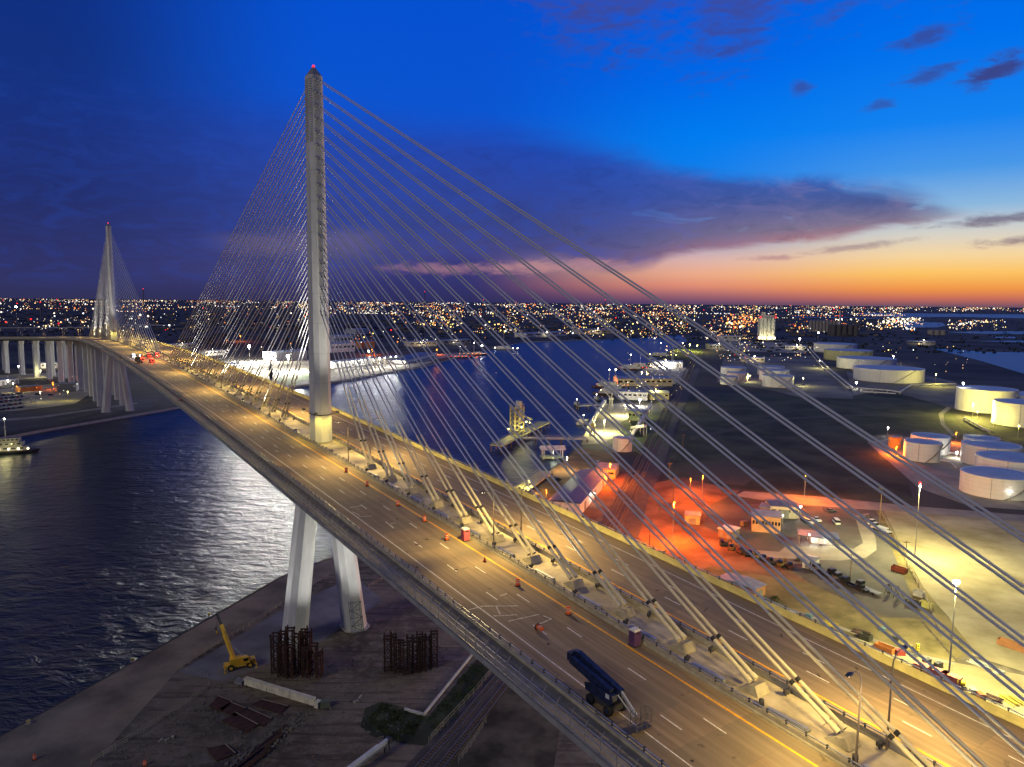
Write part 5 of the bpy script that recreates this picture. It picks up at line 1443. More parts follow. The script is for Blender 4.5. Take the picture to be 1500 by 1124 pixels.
def stack(p, h, r, label, beacon='red', levels=0, mat=None):
    o = empty('process_tower', v3(p, .1)); tag(o, label, 'tower')
    MB().lathe((0, 0, 0), [(r * 1.4, 0), (r * 1.3, h * .1), (r, h * .2), (r * .8, h)], 12).build('column', mat or M('stack_dark', (.12, .11, .11)), o, True)
    for k in range(levels):
        z = h * (k + 1) / (levels + 1)
        pf = MB().lathe((0, 0, z), [(r * 1.9, 0), (r * 1.9, .6)], 12).build('platform', dark_steel, o)
        for a in (0, 2.1, 4.2): MB().ball((r * 2 * math.cos(a), r * 2 * math.sin(a), z + 1.2), 1.4, 5).build('lens', LENS[('sodium', 'warm', 'red')[k % 3]], pf)
    if beacon: MB().ball((0, 0, h + 2), 1.5, 5).build('beacon', LENS[beacon], o)
    return o


stack((1403.1,3142.9), 81.8, 7, 'dark process tower ringed with red and orange lamps', 'red', 4)
stack((1034.8,2312.2), 79.7, 3, 'slim white-lit column beside the red-lit process tower', None, 0, wall_white)
for p, h, lb in (((615.6,2024.6), 28.4, 'slim dark chimney left of the pale grain silos'), ((-435.2,3612.1), 140.8, 'thin radio mast with red lights on the horizon beyond the refinery'), ((-1609.1,3192.3), 136.3, 'thin radio mast with red lights near the far pylon'),
                 ((498.5,3946.1), 109.9, 'thin red-lit mast on the horizon under the sunset'), ((-148.8,3714.6), 103.5, 'short mast among refinery lights'), ((824.6,3157.3), 67.6, 'refinery column near the channel end')):
    stack(p, h, 2.2, lb, 'red', 0)

# ------------------------------------------------------------------ ships, piers and the loading dock
yl = M('dock_yellow', (.5, .46, .14), .6)


def jetty(p, q, wdt, z, label, mat=concrete):
    a = math.atan2(q[1] - p[1], q[0] - p[0]); L = math.hypot(q[0] - p[0], q[1] - p[1])
    o = empty('jetty', v3(p, 0), a); tag(o, label, 'jetty')
    MB().box((L / 2, 0, z - .4), (L, wdt, .8)).build('deck', mat, o)
    n_ = max(2, int(L / 9))
    pl = MB().tube((0, 0, -7), (0, 0, z - .8), .45, n=8).mesh('pile', wood)
    for k in range(n_ + 1):
        for y in (-wdt * .4, wdt * .4): obj('pile', pl, o, (L * k / n_, y, 0))
    for y in (-wdt / 2, wdt / 2): MB().bar((0, y, z + 1), (L, y, z + 1), .12).build('rail', galv, o)
    return o


jetty((-10.1,477.2), (25.9,573.5), 9, 3, 'yellow-lit loading platform on piles in the channel', yl)
jetty((8.0,505.0), (53.2,504.7), 5, 3, 'narrow trestle linking the loading platform to the shore')
jetty((2.9,357.5), (19.9,405.7), 8, 2.5, 'greenish lit dock edge beside the bridge', M('dock_green', (.34, .36, .22)))
jetty((61.6,675.0), (91.1,686.2), 5, 2, 'dark finger pier in front of the dock terminal')
p = (3.8,518.1)
lt = empty('loading_tower', v3(p, 3.0), .5); tag(lt, 'tall loading tower bathed in yellow light on the channel platform', 'loading tower')
HTW = 20.5
for x in (-3.5, 3.5):
    for y in (-3.5, 3.5): MB().bar((x, y, 0), (x, y, HTW), .7).build('column', yl, lt)
for k in range(7):
    z = HTW * k / 6.5
    MB().box((0, 0, z), (8, 8, .25)).build('floor', M('dock_yellow2', (.4, .38, .2)), lt)
    MB().bar((-3.5, -3.6, z), (3.5, -3.6, z + HTW / 6.5), .35).bar((-3.6, -3.5, z), (-3.6, 3.5, z + HTW / 6.5), .35).build('brace', yl, lt)
MB().box((1.5, 0, HTW * .8), (2.4, 5, HTW * .75)).build('pipe_bank', M('pale_pipe', (.55, .55, .5)), lt)
MB().bar((2, 0, HTW * .7), (16, 6, HTW * .42), .8).build('loading_arm', yl, lt)
for x, y, z in ((0, -7, 6), (9, 2, 8), (-9, -4, 5), (16, 9, 6)):
    MB().ball((x, y, z), .45, 6).build('lens', LENS['yellow'], lt)
    lamp(lt, 'POINT', (x, y, z + .6), 2600, (1, .88, .35), size=.4)
p = (26.7,475.5)


def boat(p, rz, L, wd, label, decks=2, hull=(.06, .02, .02), lights=6, kind='warm', power=2500, mast_h=None, name='tugboat'):
    o = empty(name, v3(p, -2.1), rz); tag(o, label, 'boat')
    hm = M('hull_%g_%g' % (hull[0], hull[2]), hull, .5)
    def ring(z, f, bow): return [(-L / 2, -wd / 2 * f, z), (L * .25, -wd / 2 * f, z), (L * .42, -wd * .3 * f, z), (L / 2 * bow, 0, z), (L * .42, wd * .3 * f, z), (L * .25, wd / 2 * f, z), (-L / 2, wd / 2 * f, z)]
    MB().loft([ring(-1, .8, .94), ring(1.2, 1, 1.0), ring(2.2, 1.04, 1.05)]).build('hull', hm, o)
    h = 2.2
    for k in range(decks):
        f = .55 - .13 * k
        c = MB().box((L * (.06 + .02 * k), 0, h + 1.3), (L * f, wd * (.72 - .12 * k), 2.6)).build('cabin', M('boat_white' if L > 41 or L < 20 else 'boat_grey', (.55, .55, .52) if L > 41 or L < 20 else (.16, .16, .17)), o)
        for i in range(5): MB().box((L * (.06 + .02 * k) - L * f * .4 + L * f * .2 * i, -wd * (.72 - .12 * k) / 2 - .04, h + 1.6), (L * f * .11, .08, .9)).build('window', glass_dark, c)
        h += 2.65
    mh = mast_h or L * .3
    MB().tube((L * .05, 0, h), (L * .05, 0, h + mh), .18, n=6).bar((L * .05, -wd * .25, h + mh * .6), (L * .05, wd * .25, h + mh * .6), .15).build('mast', wall_white, o)
    MB().tube((-L * .2, 0, 2.2), (-L * .2, 0, h + 1), .8, n=10).build('funnel', dark_steel, o)
    for i in range(lights):
        x = -L * .42 + L * .8 * i / max(1, lights - 1)
        MB().ball((x, -wd * .46, 3.6), .34 * max(1, L / 30), 6).build('lens', LENS[kind], o)
    MB().ball((L * .05, 0, h + mh + .3), .35 * max(1, L / 30), 6).build('mast_light', LENS['white'], o)
    if power: lamp(o, 'POINT', (L * .1, -wd * .9, 6), power, LCOL[kind], size=.6)
    return o


o = boat((-326.6,459.2), R(20), 40, 11, 'dark towboat with a row of small deck lamps near the far quay', 3, (.02, .02, .03), 7, 'warm', 2500)
MB().ball((-6, -4, 11), .5, 6).build('side_light', LENS['red'], o)
boat((114.6,781.1), R(150), 60, 15, 'moored ship covered in yellow and orange deck lamps', 3, (.10, .06, .03), 14, 'warm', 16000)
boat((116.6,851.5), R(165), 46, 12, 'tug with orange lamps behind the brightly lit ship', 2, (.12, .04, .02), 9, 'sodium', 12000)
boat((179.9,1086.9), R(165), 50, 12, 'red-lit tug moored at the middle dock', 2, (.12, .02, .02), 8, 'red', 1500)
boat((200.7,1123.7), R(165), 46, 12, 'white workboat beside the red-lit tug', 2, (.3, .3, .28), 7, 'warm', 12000)
boat((281.5,1363.8), R(165), 60, 14, 'workboat with greenish lamps off the green point', 2, (.08, .09, .03), 6, 'yellow', 20000)
boat((-15.0,1520.1), R(170), 60, 14, 'white-lit vessel with a tall mast in the far channel', 2, (.2, .2, .2), 6, 'white', 9000, 40)
boat((-94.6,1283.4), R(15), 50, 12, 'dark boat with red and white lamps at the far quay', 1, (.05, .02, .02), 7, 'red', 0)
boat((-74.3,1353.3), R(15), 60, 12, 'boat with orange deck glow at the far quay', 1, (.05, .02, .02), 7, 'sodium', 3000)
boat((59.7,590.0), R(175), 14, 4, 'small pale launch off the dock slipway', 1, (.4, .4, .38), 0, 'warm', 0, 3, 'launch')
boat((62.6,693.7), R(120), 9, 4, 'small dark buoy boat in the channel', 1, (.02, .03, .02), 0, 'warm', 0, 2, 'launch')
boat((86.4,734.8), R(120), 9, 4, 'tiny dark buoy boat off the lit ship', 1, (.02, .03, .02), 0, 'warm', 0, 2, 'launch')
# floating boathouse with pale round roof
p = (26.4,460.3)
o = empty('boathouse', v3(p, -1.8), .1); tag(o, 'white boathouse canopy on posts at the dock under the bridge', 'boathouse')
for x in (-6, 0, 6):
    for y in (-4, 4): MB().bar((x, y, -1), (x, y, 6), .4).build('post', wall_white, o)
MB().loft([[(-8, -5, 6), (-8, 5, 6), (-8, 0, 8.2)], [(8, -5, 6), (8, 5, 6), (8, 0, 8.2)]]).build('roof', wall_white, o); MB().box((0, 0, .9), (15, 9, .5)).build('floor', M('dock_green', (.34, .36, .22)), o)
lamp(o, 'POINT', (0, -7, 4), 1300, (.9, 1, .7), size=.4)
# conveyor sloping up to the dock terminal
for (a, b_, lb) in (((60.0,561.0), (85.8,664.0), 'pale sloping conveyor gallery at the dock apron'), ((88.3,527.7), (123.0,637.6), 'long pale walkway ramp climbing past the green bank'), ((94.5,562.8), (98.4,528.2), 'short pale ramp branching beside the silver tank')):
    L = math.hypot(b_[0] - a[0], b_[1] - a[1]); o = empty('conveyor', v3(a, .1), math.atan2(b_[1] - a[1], b_[0] - a[0])); tag(o, lb, 'conveyor')
    MB().bar((0, 0, .8), (L, 0, 8), 2.4, 2.0).build('gallery', wall_white, o)
    for f in (.25, .5, .75, 1): MB().bar((L * f, -1, 0), (L * f, -1, .8 + 7.2 * f), .4).bar((L * f, 1, 0), (L * f, 1, .8 + 7.2 * f), .4).build('trestle', galv, o)

# ------------------------------------------------------------------ pipes, poles, yard machines
for pts, r, z, lb in (([(643.3,1569.8), (486.1,1118.1), (393.5,833.1)], .9, 2.2, 'long silver pipe rack running down between the tanks'), ([(637.0,1568.9), (478.4,1117.4), (387.8,832.6)], .7, 2.0, 'second silver pipe line beside the long rack'),
                      ([(400.0,833.6), (424.3,816.3), (428.7,798.4), (482.6,874.0), (543.6,886.0)], .6, 2.5, 'white pipe looping behind the dark field'), ([(390.8,807.7), (420.8,791.9)], .5, 1.6, 'low white manifold pipe in front of the looping pipe'),
                      ([(269.3,452.6), (273.4,445.0), (267.6,429.9)], .4, 1.2, 'white pipe between the two front tank groups'), ([(287.0,478.4), (291.9,470.0)], .4, 1.2, 'short white pipe behind the front tank groups'),
                      ([(392.2,623.2), (368.6,553.3)], .6, 1.5, 'yellow-lit pipe before the tall tanks')):
    o = empty('pipeline', v3(pts[0], .1)); tag(o, lb, 'pipe')
    ps = [(x - pts[0][0], y - pts[0][1], z) for x, y in pts]
    MB().path(ps, r, 8).build('pipe', wall_white, o, True); MB().path([(x, y + 2.5 * r, zz + .3) for x, y, zz in ps], r * .6, 8).build('pipe', wall_white, o, True)
    for a, b_ in zip(ps, ps[1:]):
        L = math.hypot(b_[0] - a[0], b_[1] - a[1])
        for k in range(max(1, int(L / 14))): MB().box((a[0] + (b_[0] - a[0]) * k / (L / 14), a[1] + (b_[1] - a[1]) * k / (L / 14), z / 2), (.4, 3 * r, z)).build('support', galv, o)
for p, h, lb in (((56.0,284.4), 11.6, 'wooden utility pole with crossarm glowing orange by the tracks'), ((80.6,352.8), 12.1, 'wooden utility pole beside the dark field'), ((68.0,323.8), 10.2, 'utility pole with a lamp beside the freight tracks'), ((121.7,251.2), 10, 'utility pole behind the parked machines'),
                 ((164.9,316.5), 17.7, 'thin tall pole beside the white semitrailer'), ((156.7,279.1), 5.5, 'short utility pole on the dry grass bank'), ((86.5,389.9), 11.4, 'paired utility pole at the edge of the field'), ((114.7,479.5), 11, 'utility pole far along the field edge'), ((172.8,669.5), 11, 'utility pole farthest along the field edge')):
    o = empty('utility_pole', v3(p, .05)); tag(o, lb, 'utility pole')
    MB().tube((0, 0, 0), (0, 0, h), .2, .13, 8).build('pole', wood, o); MB().box((0, 0, h - .7), (2.6, .16, .2)).build('crossarm', wood, o)
    for x in (-1.1, 0, 1.1): MB().tube((x, 0, h - .6), (x, 0, h - .25), .07, n=6).build('insulator', galv, o)
vehicle('pickup', v3((134.3,318.6), .14), 1.6, white_c, 'white pickup in the bright light beside the tan building')
vehicle('pickup', v3((139.0,321.8), .14), 1.7, white_c, 'white pickup facing the road beyond the tan building')
vehicle('suv', v3((133.3,321.7), .14), 1.5, black_c, 'black car between the white pickups and the tan building')
vehicle('van', v3((146.3,318.0), .14), 1.4, white_c, 'white van parked alone on the yard asphalt')
vehicle('car', v3((152.2,337.4), .14), .3, grey_c, 'grey car at the top of the yard')
vehicle('truck', v3((162.2,312.5), .14), 2.0, white_c, 'white flatbed truck beside the grass bank')
vehicle('truck', v3((161.3,307.7), .14), 2.0, silver_c, 'silver flatbed truck parked behind the white one')
for k, (p, kd, c) in enumerate((((113.2,259.0), 'truck', black_c), ((114.3,256.3), 'truck', grey_c), ((115.1,253.7), 'pickup', black_c), ((117.5,251.1), 'truck', black_c), ((118.2,247.4), 'truck', grey_c), ((119.4,243.7), 'truck', black_c), ((121.1,241.3), 'pickup', black_c), ((122.9,240.2), 'truck', grey_c))):
    vehicle(kd, v3(p, .14), 1.9 + .1 * (k % 3), c, 'dark truck in the row of machines on the yard, %s from the white hut' % ('first', 'second', 'third', 'fourth', 'fifth', 'sixth', 'seventh', 'eighth')[k], 'dark machines in a row')
for k, p in enumerate(((86.7,286.9), (88.6,282.0), (90.7,278.1), (92.9,275.1), (95.1,272.1), (97.3,269.2), (99.4,266.3), (101.7,264.2), (104.0,262.2))):
    o = empty('scrap_machine', v3(p, .1), k); tag(o, 'dusty machine in the row along the red dirt, %s from the lean-to' % ('first', 'second', 'third', 'fourth', 'fifth', 'sixth', 'seventh', 'eighth', 'ninth')[k], 'machine', 'dusty machines along the dirt')
    MB().box((0, 0, .9), (3.2, 1.8, 1.1)).build('body', M('machine_%d' % (k % 3), ((.08, .06, .05), (.22, .14, .04), (.1, .03, .03))[k % 3]), o); MB().box((-.6, 0, 1.9), (1.2, 1.4, 1)).build('cab', glass_dark, o)
    MB().bar((1.2, 0, 1.3), (2.6, 0, 2.6), .3).bar((2.6, 0, 2.6), (3.4, 0, .8), .25).build('arm', M('machine_%d' % (k % 3), (.1, .1, .1)), o)
    for y in (-.9, .9): MB().box((0, y, .35), (2.8, .5, .6)).build('track', tyre, o)
for k, (p, c, lb) in enumerate((((128.8,238.0), (.05, .05, .05), 'A-frame lifting gear standing on the yard near the fence'), ((130.0,234.6), (.1, .1, .1), 'second A-frame lifting gear on the yard near the fence'))):
    o = empty('lifting_frame', v3(p, .1), .4); tag(o, lb, 'frame')
    for x in (-1, 1): MB().bar((x, -1, 0), (0, 0, 4.5), .22).bar((x, 1, 0), (0, 0, 4.5), .22).build('leg', M('gear_%d' % k, c), o)
    MB().bar((-1, 0, 1), (1, 0, 1), .2).build('brace', dark_steel, o)
for p, col, L, lb in (((143.8,259.7), (.22, .06, .03), 5, 'rusty red skip at the yard fence'), ((132.1,229.1), (.03, .03, .03), 4, 'black skip full of scrap by the yard fence'), ((135.8,228.1), (.4, .36, .12), 3.4, 'yellow work platform beside the black skip'), ((138.5,237.1), (.4, .4, .4), 3, 'pale trailer beside the yard fence'),
                      ((106.7,197.3), (.6, .2, .05), 5, 'orange frame skid beside the bridge parapet'), ((104.7,204.4), (.05, .05, .04), 3, 'dark pallet on the sand beside the parapet'), ((144.8,200.1), (.3, .13, .06), 7, 'brown container on the sandy field at the frame edge')):
    o = empty('skip_container', v3(p, .12), 2.2); tag(o, lb, 'skip'); m = M('skip_%g' % sum(col), col, .7)
    for x, y, sx, sy in ((0, -1.1, L, .12), (0, 1.1, L, .12), (-L / 2, 0, .12, 2.3), (L / 2, 0, .12, 2.3)): MB().box((x, y, 1.0), (sx, sy, 1.6)).build('side', m, o)
    MB().box((0, 0, .15), (L, 2.2, .15)).build('floor', m, o); MB().box((0, 0, .6), (L * .8, 1.8, .6)).build('load', M('scrap', (.1, .09, .08), .9, scale=2), o)
# pink-red containers with generators, yellow cable reel and other gear behind the parapet
red_p = M('container_pink', (.48, .15, .12), .6)
for k, (p, lb) in enumerate((((110.6,184.7), 'pink shipping container first along the parapet'), ((113.0,182.0), 'pink shipping container second along the parapet carrying a dark box'), ((115.0,179.6), 'pink shipping container at the end beside the yellow reel'))):
    o = empty('shipping_container', v3(p, .12), math.atan2((115.0,179.6)[1] - (110.6,184.7)[1], (115.0,179.6)[0] - (110.6,184.7)[0])); tag(o, lb, 'container')
    MB().box((0, 0, 1.3), (4.6, 2.4, 2.5)).build('body', red_p, o)
    for i in range(9): MB().box((-2.1 + .52 * i, -1.22, 1.3), (.1, .06, 2.3)).build('corrugation', red_p, o)
    MB().box((0, 0, 2.6), (4.7, 2.5, .12)).build('roof', red_p, o)
for p, lb in (((114.5,190.0), 'dark generator on the sand behind the containers'), ((116.6,188.1), 'second dark generator on the sand behind the containers')):
    o = empty('generator', v3(p, .12), .4); tag(o, lb, 'generator')
    MB().box((0, 0, .9), (2.2, 1.2, 1.3)).build('housing', dark_steel, o); MB().box((0, 0, .15), (2.4, 1.3, .2)).build('skid', black_m, o); MB().tube((.6, 0, 1.5), (.6, 0, 2.0), .1, n=6).build('exhaust', galv, o)
g = (116.6,177.9); o = empty('cable_reel', v3(g, .12), 1.0); tag(o, 'bright yellow cable reel beside the pink containers', 'reel')
for y in (-.8, .8):
    MB().tube((0, y - .08, 1.5), (0, y + .08, 1.5), 1.5, n=20).build('flange', M('reel_yellow', (.75, .6, .05), .5), o)
MB().tube((0, -.8, 1.5), (0, .8, 1.5), .8, n=16).build('core', M('reel_yellow', (.75, .6, .05)), o)
for p, q, lb in (((127.8,192.5), (130.5,187.3), 'stack of long grey pipes on the sand by the light mast'), ((130.8,186.6), (132.3,184.4), 'pile of grey machine parts on the sand'), ((119.8,174.1), (122.5,170.3), 'heap of brown machinery beyond the parapet'), ((125.0,174.2), (125.9,168.0), 'yellow and orange gear beyond the parapet corner'),
                 ((83.5,225.4), (86.1,220.8), 'pale white scrap heap right behind the parapet'), ((97.0,216.1), (100.2,212.4), 'bright yellow pipes lying on the sand'), ((103.6,210.6), (107.0,206.2), 'row of dark bent rods on the sand')):
    o = empty('material_stack', v3(p, .12), math.atan2(q[1] - p[1], q[0] - p[0])); tag(o, lb, 'materials')
    L = math.hypot(q[0] - p[0], q[1] - p[1]); c = (.5, .4, .06) if 'yellow' in lb else (.1, .06, .05) if ('brown' in lb or 'dark' in lb) else (.36, .38, .36)
    for k in range(8): MB().bar((rk.uniform(0, L * .2), -1.4 + .4 * k, .2 + .2 * (k % 3)), (L * rk.uniform(.7, 1), -1.4 + .4 * k + rk.uniform(-.5, .5), .2 + .3 * (k % 2)), rk.uniform(.16, .4)).build('piece', M('mat_%g' % sum(c), c), o)
fence([(175.2,335.9), (161.7,297.6), (148.7,261.9), (140.8,239.4), (133.5,220.3), (128.2,206.2)], 2.0, 'wire fence between the yard and the sandy field', 5, pm=.12)
# parked cars across the channel
ORD = ('first', 'second', 'third', 'fourth', 'fifth', 'sixth', 'seventh', 'eighth', 'ninth', 'tenth', 'eleventh')
CK = [white_c, grey_c, black_c, silver_c, red_c, white_c, blue_c]
k = 0
base = Vector((*(-439.7,614.8), 0)); ex = (Vector((*(-430.0,635.4), 0)) - base); ey = Vector((*(-518.4,728.7), 0)) - base
for r_ in range(5):
    for c in range(11):
        if rk.random() < .12: continue
        p = base + ex * ((c + .5) / 11) + ey * ((r_ + .3) / 5)
        kd = rk.choice(('car', 'suv', 'pickup', 'car'))
        vehicle(kd, (p.x, p.y, .16), math.atan2(ey.y, ey.x) + rk.gauss(0, .03), CK[k % 7], '%s %s in row %s of the crowded car park, %s along' % (('white', 'grey', 'black', 'silver', 'red', 'white', 'blue')[k % 7], {'car': 'car', 'suv': 'tall car', 'pickup': 'pickup'}[kd], ORD[r_], ORD[c]), 'cars in the far bank car park'); k += 1
for p, c, lb in (((-446.5,673.6), white_c, 'white car alone in the half-empty end of the car park'), ((-461.2,722.1), blue_c, 'blue car alone by the far bank shed'), ((-476.9,726.3), black_c, 'dark car parked beside the orange-lit wall'), ((-463.4,691.4), silver_c, 'silver car apart from the crowded rows')):
    vehicle('suv', v3(p, .16), .3, c, lb)
for k, (p, c, lb) in enumerate((((21.5,350.8), red_c, 'red-lit car nearest the bridge on the dock'), ((24.0,359.7), grey_c, 'grey car beside the blue-roofed shed'), ((29.8,367.9), white_c, 'white car beside the blue-roofed shed'), ((40.2,407.0), blue_c, 'dark blue car by the orange-lit dock shed'), ((44.8,413.9), silver_c, 'silver car by the orange-lit dock shed'), ((25.3,392.2), black_c, 'dark car at the dock edge'), ((52.9,435.7), white_c, 'white car behind the orange-lit dock shed'))):
    vehicle('suv', v3(p, .12), .9, c, lb)
# monument-like dark obelisk and pylons on the far bank
o = empty('moored_mast', v3((-296.8,890.9), .05)); tag(o, 'dark slender tapering mast in front of the floodlit lawn', 'mast')
MB().lathe((0, 0, 0), [(1.6, 0), (2.6, 6), (2.2, 14), (.5, 24)], 10).build('shaft', M('mast_dark', (.03, .03, .035)), o, True); MB().ball((0, 0, 25), .9, 6).build('beacon', LENS['red'], o)
# elevated road on the horizon side
for (a, b_, z, lb) in (((-1472.5,2012.4), (-1211.9,2117.7), 12, 'elevated far road on columns beyond the viaduct'), ((-1269.9,2375.8), (-1115.3,2354.8), 12, 'elevated far road beyond the far pylon')):
    L = math.hypot(b_[0] - a[0], b_[1] - a[1]); o = empty('overpass', v3(a, 0), math.atan2(b_[1] - a[1], b_[0] - a[0])); tag(o, lb, 'overpass')
    MB().box((L / 2, 0, z), (L, 14, 2.2)).build('deck', concrete, o)
    for k in range(int(L / 40)): MB().box((40 * k + 10, 0, z / 2 - .6), (2, 9, z - 1)).build('pier', concrete, o)

# ------------------------------------------------------------------ more gear, bushes and wires on the land side
def bush(p, r, label):
    o = empty('bush', v3(p, .05)); tag(o, label, 'bush'); m = MB(); rr = random.Random(int(p[0] * 31 + p[1]))
    for k in range(420):
        a, e, d_ = rr.uniform(0, 6.3), rr.uniform(0, 1.5), r * rr.uniform(.35, 1) ** .6
        c = Vector((d_ * math.cos(a) * math.cos(e) * 1.2, d_ * math.sin(a) * math.cos(e), d_ * math.sin(e) * .9)); l = rr.uniform(.15, .4)
        u = Vector((rr.gauss(0, 1), rr.gauss(0, 1), rr.gauss(0, 1))).normalized() * l; w_ = Vector((rr.gauss(0, 1), rr.gauss(0, 1), rr.gauss(0, 1))).normalized() * l
        m.add([c, c + u, c + w_], [(0, 1, 2)])
    m.build('crown', foliage, o); MB().tube((0, 0, 0), (0, 0, r * .5), .12, .06, 6).build('trunk', wood, o)


for p, r, lb in (((162.3,322.6), 3.2, 'dark bush at the top of the yard road'), ((162.8,318.5), 2.6, 'second dark bush beside the yard road'), ((160.7,312.5), 2.2, 'small bush next to the white flatbed truck'), ((111.3,270.3), 1.8, 'small bush beside the white hut'), ((88.1,232.5), 1.8, 'bush at the end of the orange-walled workshop'),
                 ((321.9,471.3), 4, 'bush before the tall grey tank'), ((341.3,489.9), 4, 'ragged bush by the frame edge below the tall grey tank'), ((334.8,501.4), 3.6, 'bush at the end of the hedge below the yellow-lit tank'), ((79.6,460.6), 3, 'bush beside the silver tank')):
    bush(p, r, lb)
for k, (p, c, sx, lb) in enumerate((((110.0,195.3), (.3, .05, .04), 2.4, 'red tool crate on the pale sand'), ((114.5,199.5), (.45, .4, .1), 1.6, 'yellow tool crate near the traffic-light post'), ((113.6,204.5), (.04, .04, .04), 2.2, 'black tool crate near the dry grass'), ((118.0,175.3), (.25, .25, .24), 2.0, 'grey tool crate beside the yellow reel'), ((118.7,173.4), (.4, .1, .03), 1.8, 'orange tool crate past the yellow reel'),
                                   ((89.1,220.4), (.4, .42, .4), 2.2, 'pale tool crate beside the scrap heap'), ((94.2,219.5), (.1, .2, .25), 1.8, 'teal tool crate near the yellow pipes'), ((112.5,210.3), (.1, .25, .3), 1.7, 'teal tool crate behind the bent rods'), ((93.2,309.5), (.2, .06, .03), 3, 'rust tool crate in the dirt yard'), ((103.8,314.7), (.25, .2, .1), 3, 'tan tool crate in the dirt yard'), ((59.6,276.5), (.15, .1, .05), 2.4, 'brown tool crate by the glowing utility pole'))):
    o = empty('tool_crate', v3(p, .13), .4 * k); tag(o, lb, 'crate'); m_ = M('crate_%d' % k, c, .7, var=.3, scale=1.5)
    MB().box((0, 0, sx * .3), (sx, sx * .7, sx * .55)).build('box', m_, o); MB().box((0, 0, sx * .6), (sx * 1.05, sx * .75, .08)).build('lid', m_, o)
    for x in (-.35, .35): MB().box((x * sx, 0, .03), (.15, sx * .7, .1)).build('skid', wood, o)
# traffic-light post standing on the sand
o = empty('signal_post', v3((114.4,194.6), .12)); tag(o, 'yellow traffic signal head on a short stand on the sand', 'signal')
MB().box((0, 0, 2.4), (.7, .6, 2.6)).build('housing', M('reel_yellow', (.75, .6, .05)), o); MB().box((0, 0, .1), (1.4, 1.4, .2)).build('base', dark_steel, o); MB().bar((0, 0, .1), (0, 0, 1.2), .2).build('post', galv, o)
for k in range(3): MB().tube((0, -.3, 1.6 + .75 * k), (0, -.36, 1.6 + .75 * k), .22, n=10).build('lens', black_m, o)
# wires between the utility poles
for wi, (a, b_, za, zb) in enumerate((((56.0,284.4), (68.0,323.8), 9, 9), ((68.0,323.8), (80.6,352.8), 9, 9), ((80.6,352.8), (86.5,389.9), 9, 10), ((86.5,389.9), (114.7,479.5), 10, 10), ((114.7,479.5), (172.8,669.5), 10, 10))):
    o = empty('overhead_wire', v3(a, 0)); tag(o, 'overhead wire between utility poles by the tracks, %s span' % ORD[wi], 'wire', 'overhead wires')
    for sgn in (-1, 1):
        ps = []
        for k in range(9):
            f = k / 8; ps.append(((b_[0] - a[0]) * f + sgn * .9, (b_[1] - a[1]) * f, za + (zb - za) * f - 4 * .9 * f * (1 - f)))
        MB().path(ps, .035, 4).build('strand', black_m, o)
# dock cranes and gear on the lit quays
for k, (p, h, lb) in enumerate((((59.5,526.3), 14, 'small yellow dock crane at the water edge'), ((91.5,664.3), 16, 'slim pale dock crane behind the terminal'), ((168.1,899.8), 20, 'dock crane beside the brightly lit ship'), ((269.7,1221.9), 24, 'dock crane on the middle dock'))):
    o = empty('dock_crane', v3(p, .1), 1.2 + k); tag(o, lb, 'crane'); m_ = (yl, wall_white)[k % 2]
    for x in (-1.5, 1.5):
        for y in (-1.5, 1.5): MB().bar((x, y, 0), (x * .4, y * .4, h * .6), .4).build('leg', m_, o)
    MB().box((0, 0, h * .62), (3, 3, 2)).build('cab', m_, o); MB().bar((0, 0, h * .65), (h * .8, 0, h * 1.1), .6).build('jib', m_, o); MB().bar((0, 0, h * .7), (-2, 0, h), .4).bar((-2, 0, h), (h * .8, 0, h * 1.1), .15).build('stay', m_, o)

for k, (p, q, dp, h, lb) in enumerate((((-651.7,1001.9), (-631.1,1014.5), 20, 7, 'low lit depot beside the viaduct columns'), ((-652.9,1261.5), (-632.4,1297.7), 24, 9, 'low shed behind the main span on the far bank'), ((-661.0,1405.8), (-628.1,1452.3), 24, 9, 'long dim shed behind the main-span stays'), ((-527.5,1245.4), (-506.1,1280.3), 18, 8, 'small shed by the far bank road'),
                                       ((-220.2,1558.5), (-165.1,1591.2), 30, 10, 'dim long warehouse on the far quay under the stays'), ((-155.1,1643.6), (-97.0,1707.4), 30, 9, 'second dim warehouse on the far quay'), ((36.2,1992.0), (158.9,2136.7), 40, 12, 'wide refinery shed at the channel end'), ((208.1,2236.5), (322.9,2308.8), 40, 14, 'refinery hall behind the far channel'),
                                       ((424.3,1561.0), (457.9,1565.8), 24, 10, 'pale shed near the green point'), ((594.5,1585.4), (632.3,1568.2), 20, 8, 'low white shed before the squat tanks'), ((388.9,1235.4), (426.2,1225.6), 18, 7, 'low shed before the rear tanks'), ((992.3,1826.0), (1049.4,1806.2), 30, 9, 'dim shed on the dark bank before the bay'))):
    shed(p, q, dp, h, lb, (wall_white, wall_tan, M('dim_wall', (.2, .2, .22)))[k % 3], roof_grey, 1.5, windows=5)
    o = empty('wall_lamp', ((p[0] + q[0]) / 2, (p[1] + q[1]) / 2 - 9, 0)); tag(o, 'lamp post in front of the ' + lb, 'lamp post')
    MB().tube((0, 0, 0), (0, 0, h + 3), .15, n=6).build('pole', pole_m, o); MB().ball((0, 0, h + 3.4), .8, 6).build('lens', LENS[('warm', 'white', 'warm')[k % 3]], o); lamp(o, 'POINT', (0, 0, h + 2.2), 12000, (1, .85, .55), size=.6)

# ------------------------------------------------------------------ the far city: lights, roofs and tree masses
cr_ = random.Random(11)
CK5 = [('city_white', (1.0, .88, .66), 3.2), ('city_warm', (1.0, .60, .24), 3.0), ('city_orange', (1.0, .27, .04), 2.2), ('city_red', (1.0, .02, .02), 3.0), ('city_cool', (.85, .92, 1.0), 3.2), ('city_yellow', (1.0, .78, .2), 2.6)]
city_m = [EM(n_, c, s) for n_, c, s in CK5]


